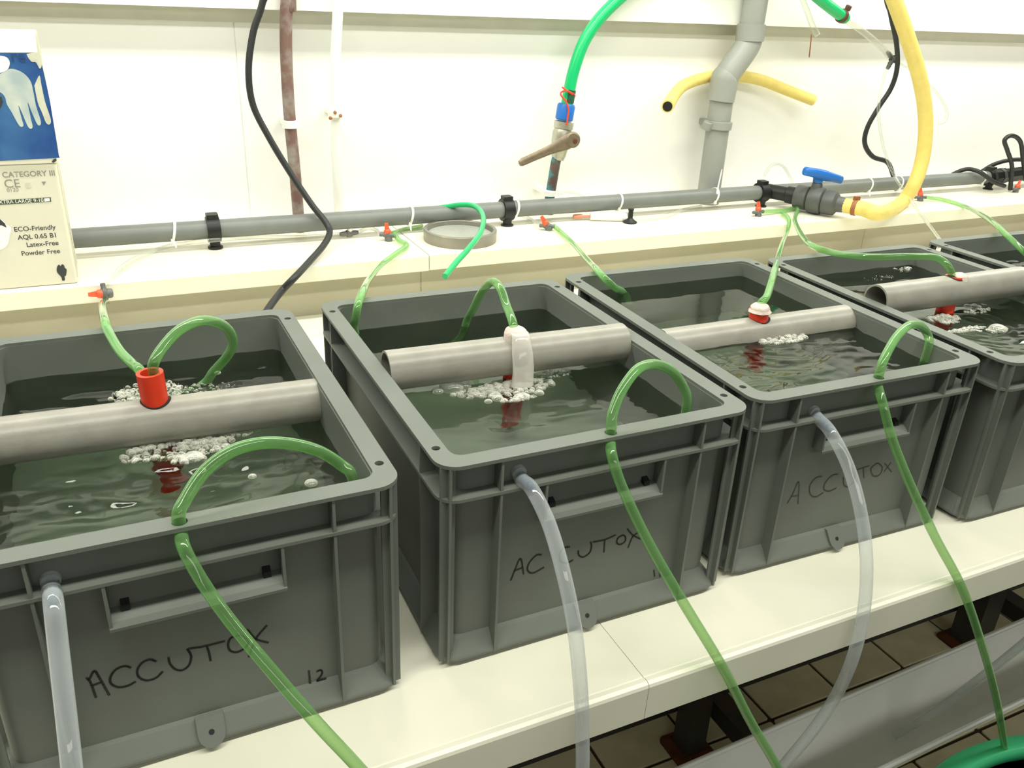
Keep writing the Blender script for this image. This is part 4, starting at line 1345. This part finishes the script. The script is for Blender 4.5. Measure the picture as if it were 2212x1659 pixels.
# ------------------------------------------------------------------ things lying on the ledge
dish_c = Vector((0.4945, 0.9545, ZS + 0.0008))
dish = empty('steel_dish', dish_c, label='round shallow steel dish lying on the ledge', cat='dish')
mb = MB()
mb.lathe([(0.0690, 0.0), (0.0695, 0.001), (0.0700, 0.0205), (0.0694, 0.0215), (0.0635, 0.0215), (0.0628, 0.0205), (0.0622, 0.0125), (0.0618, 0.0125)], dish_c, seg=48)
rel(mb.build('dish_ring', M_steel, sharp=30), dish)
mb = MB()
mb.lathe([(0.0615, 0.0118), (0.0615, 0.0128)], dish_c, seg=48)
rel(mb.build('dish_plate', M_steelplate), dish)
tube_thing('green_tube', [at(872, 455, y=PY + 0.035), at(945, 449, y=PY + 0.008), at(1000, 442, z=PZ + 0.0225), at(1030, 448, z=0.156), at(1044, 470, z=0.152), at(1038, 502, z=0.146), at(1014, 535, z=0.139), at(986, 566, z=0.131), at(961, 597, z=0.122)],
           0.0050, mat('bright_green_tube', srgb(34, 178, 110), 0.2, var=0.05, vscale=40), 'bright green tube crossing the header pipe and the round dish', 'tube')

syr = empty('syringe', at(1310, 470, z=ZS), label='small white syringe with a black plunger foot lying on the ledge', cat='syringe')
sy0, sy1 = at(1275, 467, z=ZS + 0.010), at(1352, 469, z=ZS + 0.010)
sd = sy1 - sy0
mb = MB()
mb.lathe([(0.0082, 0.0), (0.0088, 0.002), (0.0088, sd.length)], sy0, sd, 18)
rel(mb.build('barrel', M_whiteplastic), syr)
mb = MB()
se = sy1 + sd.normalized() * 0.003
mb.lathe([(0.014, -0.0), (0.0155, 0.002), (0.008, 0.007), (0.0052, 0.010), (0.0052, 0.026), (0.0062, 0.027), (0.0062, 0.030)], Vector((se.x, se.y - 0.012, ZS + 0.001)), Vector((0, 0, 1)), 18)
rel(mb.build('plunger_foot', M_black), syr)
mb = MB()
n0 = at(1238, 468, z=ZS + 0.009)
mb.lathe([(0.0042, 0.0), (0.0050, 0.004), (0.0050, 0.018), (0.0032, 0.022), (0.0030, (sy0 - n0).length + 0.002)], n0, sy0 - n0, 12)
rel(mb.build('nozzle', mat('rust_orange_nozzle', srgb(206, 138, 110), 0.5)), syr)

# ------------------------------------------------------------------ glove boxes
BY = 0.8915
BX1 = -0.1655
BXL = -0.42
BD = 0.083


def text_part(body, p, size, material, parent, name, y, angle=0.0, align='LEFT', bold=0.0):
    cu = bpy.data.curves.new('text', 'FONT')
    cu.body = body
    cu.size = size
    cu.align_x = align
    cu.offset = bold
    cu.fill_mode = 'FRONT'
    o = bpy.data.objects.new('text', cu)
    COL.objects.link(o)
    bpy.context.view_layer.update()
    me = bpy.data.meshes.new_from_object(o.evaluated_get(bpy.context.evaluated_depsgraph_get()))
    bpy.data.objects.remove(o)
    me.name = name
    me.materials.clear()
    me.materials.append(material)
    me.transform(Matrix.Translation((p.x, y, p.z)) @ Matrix.Rotation(math.radians(90), 4, 'X') @ Matrix.Rotation(angle, 4, 'Z'))
    q = bpy.data.objects.new(name, me)
    COL.objects.link(q)
    return rel(q, parent)


def print_poly(pix, material, parent, name, y, zoom=(0, 40, 2.765), soft=False):
    if soft:
        q_ = [Vector((a_, b_, 0)) for a_, b_ in pix]
        pix = [(v.x, v.y) for v in spline(q_ + [q_[0]], 4)[:-1]]
    pts = [at(zoom[0] + a_ / zoom[2], zoom[1] + b_ / zoom[2], y=y) for a_, b_ in pix]
    loop = [Vector((p.x, p.z, 0)) for p in pts]
    tris = tessellate_polygon([loop])
    mb = MB()
    mb.add(pts, [tuple(t) for t in tris])
    return rel(mb.build(name, material, recalc=False), parent)


def carton(z0, z1, x1, y, lab, top_white=False):
    root = empty('glove_box', ((BXL + x1) / 2, y, z0), label=lab, cat='box', group='glove boxes stacked on the ledge')
    mb = MB()
    r_ = 0.004
    L = []
    for z, ins in ((z0, 0.001), (z0 + 0.001, 0), (z1 - 0.001, 0), (z1, 0.001)):
        L.append(rrect(BXL + ins, x1 - ins, y + ins, y + BD - ins, r_, z, 4))
    mb.loft(L, True, True, False)
    rel(mb.build('carton', M_card), root)
    mb = MB()
    mb.box(x1 - 0.0005, x1 + 0.0008, y + 0.010, y + BD - 0.006, z0 + 0.006, z1 - 0.004)
    rel(mb.build('side_flap', M_cardside), root)
    return root


Z_mid = 0.2795
low_box = carton(ZS, Z_mid, BX1, BY, 'lower cream glove box printed CATEGORY III on the ledge')
up_box = carton(Z_mid + 0.0008, 0.4555, BX1 + 0.0025, BY - 0.002, 'upper glove box with a blue hand picture')
yl, yu = BY - 0.0004, BY - 0.0024


def bp(px, py, y):
    return at(px / 2.765, 40 + py / 2.765, y=y)


text_part('CATEGORY III', bp(15, 950, yl), 0.0108, M_inkfaint, low_box, 'printed_text', yl, bold=0.0002)
text_part('CE', bp(28, 1012, yl), 0.017, M_inkfaint, low_box, 'printed_text', yl)
text_part('0120', bp(42, 1036, yl), 0.0075, M_inkfaint, low_box, 'printed_text', yl)
for k, (px, py, s_) in enumerate(((340, 1258, 'ECO-Friendly'), (350, 1306, 'AQL 0.65 B1'), (358, 1352, 'Latex-Free'), (367, 1400, 'Powder Free'))):
    p = bp(px - 6, py, yl)
    p.x = min(p.x, BX1 - 0.012)
    text_part(s_, p, 0.0098, M_ink_shade, low_box, 'printed_text', yl, align='RIGHT', bold=0.0001)
print_poly([(-600, 1122), (303, 1068), (306, 1094), (-600, 1150)], M_inkgreen, low_box, 'size_bar', yl)
text_part('EXTRA LARGE 9-10', bp(262, 1094, yl - 0.0002), 0.0072, M_print_white, low_box, 'printed_text', yl - 0.0002, align='RIGHT')
print_poly([(264, 1074), (296, 1072), (298, 1091), (266, 1094)], M_print_white, low_box, 'size_box', yl - 0.0002)
print_poly([(150, 985), (182, 983), (186, 1010), (155, 1012)], M_print_torn, low_box, 'pictogram', yl)
print_poly([(248, 975), (275, 974), (262, 997)], M_inkfaint, low_box, 'pictogram', yl)
print_poly([(342, 1480), (352, 1470), (362, 1478), (370, 1468), (382, 1474), (388, 1490), (398, 1500), (394, 1535), (386, 1540), (388, 1562), (372, 1565), (366, 1545), (344, 1520), (338, 1500)], M_ink_shade, low_box, 'hand_symbol', yl, soft=True)
print_poly([(-40, 1195), (10, 1200), (40, 1230), (66, 1250), (58, 1300), (45, 1350), (10, 1378), (-40, 1370)], M_print_white, low_box, 'dispenser_opening', yl, soft=True)
print_poly([(-40, 1190), (0, 1198), (30, 1225), (40, 1250), (10, 1235), (-40, 1240)], M_ink_shade, low_box, 'opening_shade', yl - 0.0003)  # dark patch painted as the shade at the top of the opening
# upper box
print_poly([(-650, 205), (200, 205), (235, 210), (268, 350), (300, 500), (352, 820), (358, 832), (-650, 885)], M_print_blue, up_box, 'blue_print', yu)
print_poly([(-650, 45), (195, 75), (215, 120), (222, 203), (-650, 203)], M_print_white, up_box, 'white_print', yu)
print_poly([(-60, 340), (0, 330), (60, 300), (130, 320), (180, 370), (200, 440), (215, 520), (245, 620), (225, 635), (190, 560), (165, 500), (185, 600), (195, 650), (170, 650), (130, 560), (110, 520),
            (130, 600), (140, 640), (115, 640), (70, 560), (40, 510), (30, 470), (0, 440), (-60, 430)], M_print_pale, up_box, 'hand_print', yu - 0.0003, soft=True)
print_poly([(205, 400), (235, 340), (248, 400), (270, 500), (303, 600), (297, 632), (275, 622), (250, 560), (225, 500)], M_print_torn, up_box, 'torn_patch', yu - 0.0003, soft=True)
print_poly([(158, 212), (200, 204), (236, 210), (250, 270), (238, 300), (215, 262), (190, 258), (170, 236)], M_print_torn, up_box, 'torn_patch', yu - 0.0003, soft=True)
print_poly([(-60, 215), (0, 222), (40, 232), (58, 262), (48, 300), (10, 322), (-60, 330)], M_print_white, up_box, 'white_print', yu - 0.0005, soft=True)
print_poly([(-40, 460), (10, 468), (18, 500), (0, 540), (-40, 545)], M_ink_shade, up_box, 'dispenser_opening', yu - 0.0006)
text_part('re', bp(66, 258, yu - 0.0004), 0.021, mat('dark_blue_ink', srgb(36, 70, 120), 0.5), up_box, 'printed_text', yu - 0.0004, bold=0.0004)
print_poly([(318, 842), (335, 835), (338, 850), (320, 862), (308, 858)], M_ink_shade, up_box, 'torn_corner', yu - 0.0004)
# small vertical print on the box sides
for zz0, cnt, root in ((ZS + 0.02, 9, low_box), (Z_mid + 0.03, 9, up_box)):
    mb = MB()
    for k in range(cnt):
        xx = BX1 + (0.0009 if root is low_box else 0.0034)
        z0_ = zz0 + k * 0.0075
        mb.add([Vector((xx, BY + 0.034, z0_)), Vector((xx, BY + 0.040, z0_)), Vector((xx, BY + 0.040, z0_ + 0.005)), Vector((xx, BY + 0.034, z0_ + 0.005))], [(0, 1, 2, 3)])
    rel(mb.build('side_print', M_ink_shade, recalc=False), root)

# ------------------------------------------------------------------ below the bench: gutter, tub
gut = empty('white_gutter', (1.0, 0.06, -0.46), label='white half-round gutter slung below the bench front', cat='gutter')
G0, G1 = Vector((-0.60, 0.0133, -0.40)), Vector((2.2, 0.100, -0.40))
gd = (G1 - G0).normalized()
gs = Vector((gd.y, -gd.x, 0))
RO, RI = 0.058, 0.055


def gsec(c):
    out = []
    n_ = 18
    for k in range(n_ + 1):
        a_ = math.pi * k / n_
        out.append(c + gs * (RO * math.cos(a_)) - Vector((0, 0, RO * math.sin(a_))))
    for k in range(n_, -1, -1):
        a_ = math.pi * k / n_
        out.append(c + gs * (RI * math.cos(a_)) - Vector((0, 0, RI * math.sin(a_))))
    return out


mb = MB()
secs = [gsec(G0 + (G1 - G0) * (k / 12)) for k in range(13)]
mb.loft(secs, True, True, True)
rel(mb.build('trough', M_gutter, sharp=50), gut)
for side in (-1, 1):
    mb = MB()
    mb.sweep([G0 + gs * (RO * side), G1 + gs * (RO * side)], 0.0042, 10)
    rel(mb.build('rolled_lip', M_gutter, sharp=60), gut)
for t in (0.04, 0.50, 0.95):
    c = G0 + (G1 - G0) * t
    mb = MB()
    mb.box(c.x - 0.018, c.x + 0.018, c.y - 0.018, c.y + 0.018, FLOOR_Z, c.z - RO + 0.0008)
    rel(mb.build('support_post', M_leg), gut)

tube_thing('drain_tube', [at(2330, 1290, y=-0.07), at(2230, 1375, y=-0.04), at(2150, 1440, y=-0.005), at(2070, 1500, y=0.03), at(1990, 1555, y=0.05), at(1930, 1590, y=0.06)],
           CR_, M_clear, 'clear drain tube of the fourth crate sloping into the gutter at the right', 'tube', group='clear drain tubes')

TZ = -0.35
TCX, TCY, TR = 0.83, -0.368, 0.325
tub = empty('green_tub', (TCX, TCY, FLOOR_Z), label='dark green round tub at the bottom right corner', cat='tub')
mb = MB()
o_ = Vector((TCX, TCY, FLOOR_Z))
H_ = TZ - FLOOR_Z
mb.lathe([(TR * 0.80, 0.002), (TR * 0.82, 0.004), (TR * 0.945, H_ - 0.03), (TR * 0.935, H_ - 0.03), (TR * 0.80, 0.012), (0.001, 0.010)], o_, seg=64)
rel(mb.build('tub_wall', M_tub, sharp=40), tub)
mb = MB()
mb.lathe([(TR * 0.945, H_ - 0.034), (TR, H_ - 0.030), (TR + 0.002, H_ - 0.018), (TR - 0.004, H_ - 0.008), (TR - 0.020, H_ - 0.004), (TR * 0.915, H_ - 0.002), (TR * 0.90, H_ - 0.006), (TR * 0.895, H_ - 0.016), (TR * 0.93, H_ - 0.034)], o_, seg=96)
rel(mb.build('tub_rim', M_tub, sharp=60), tub)
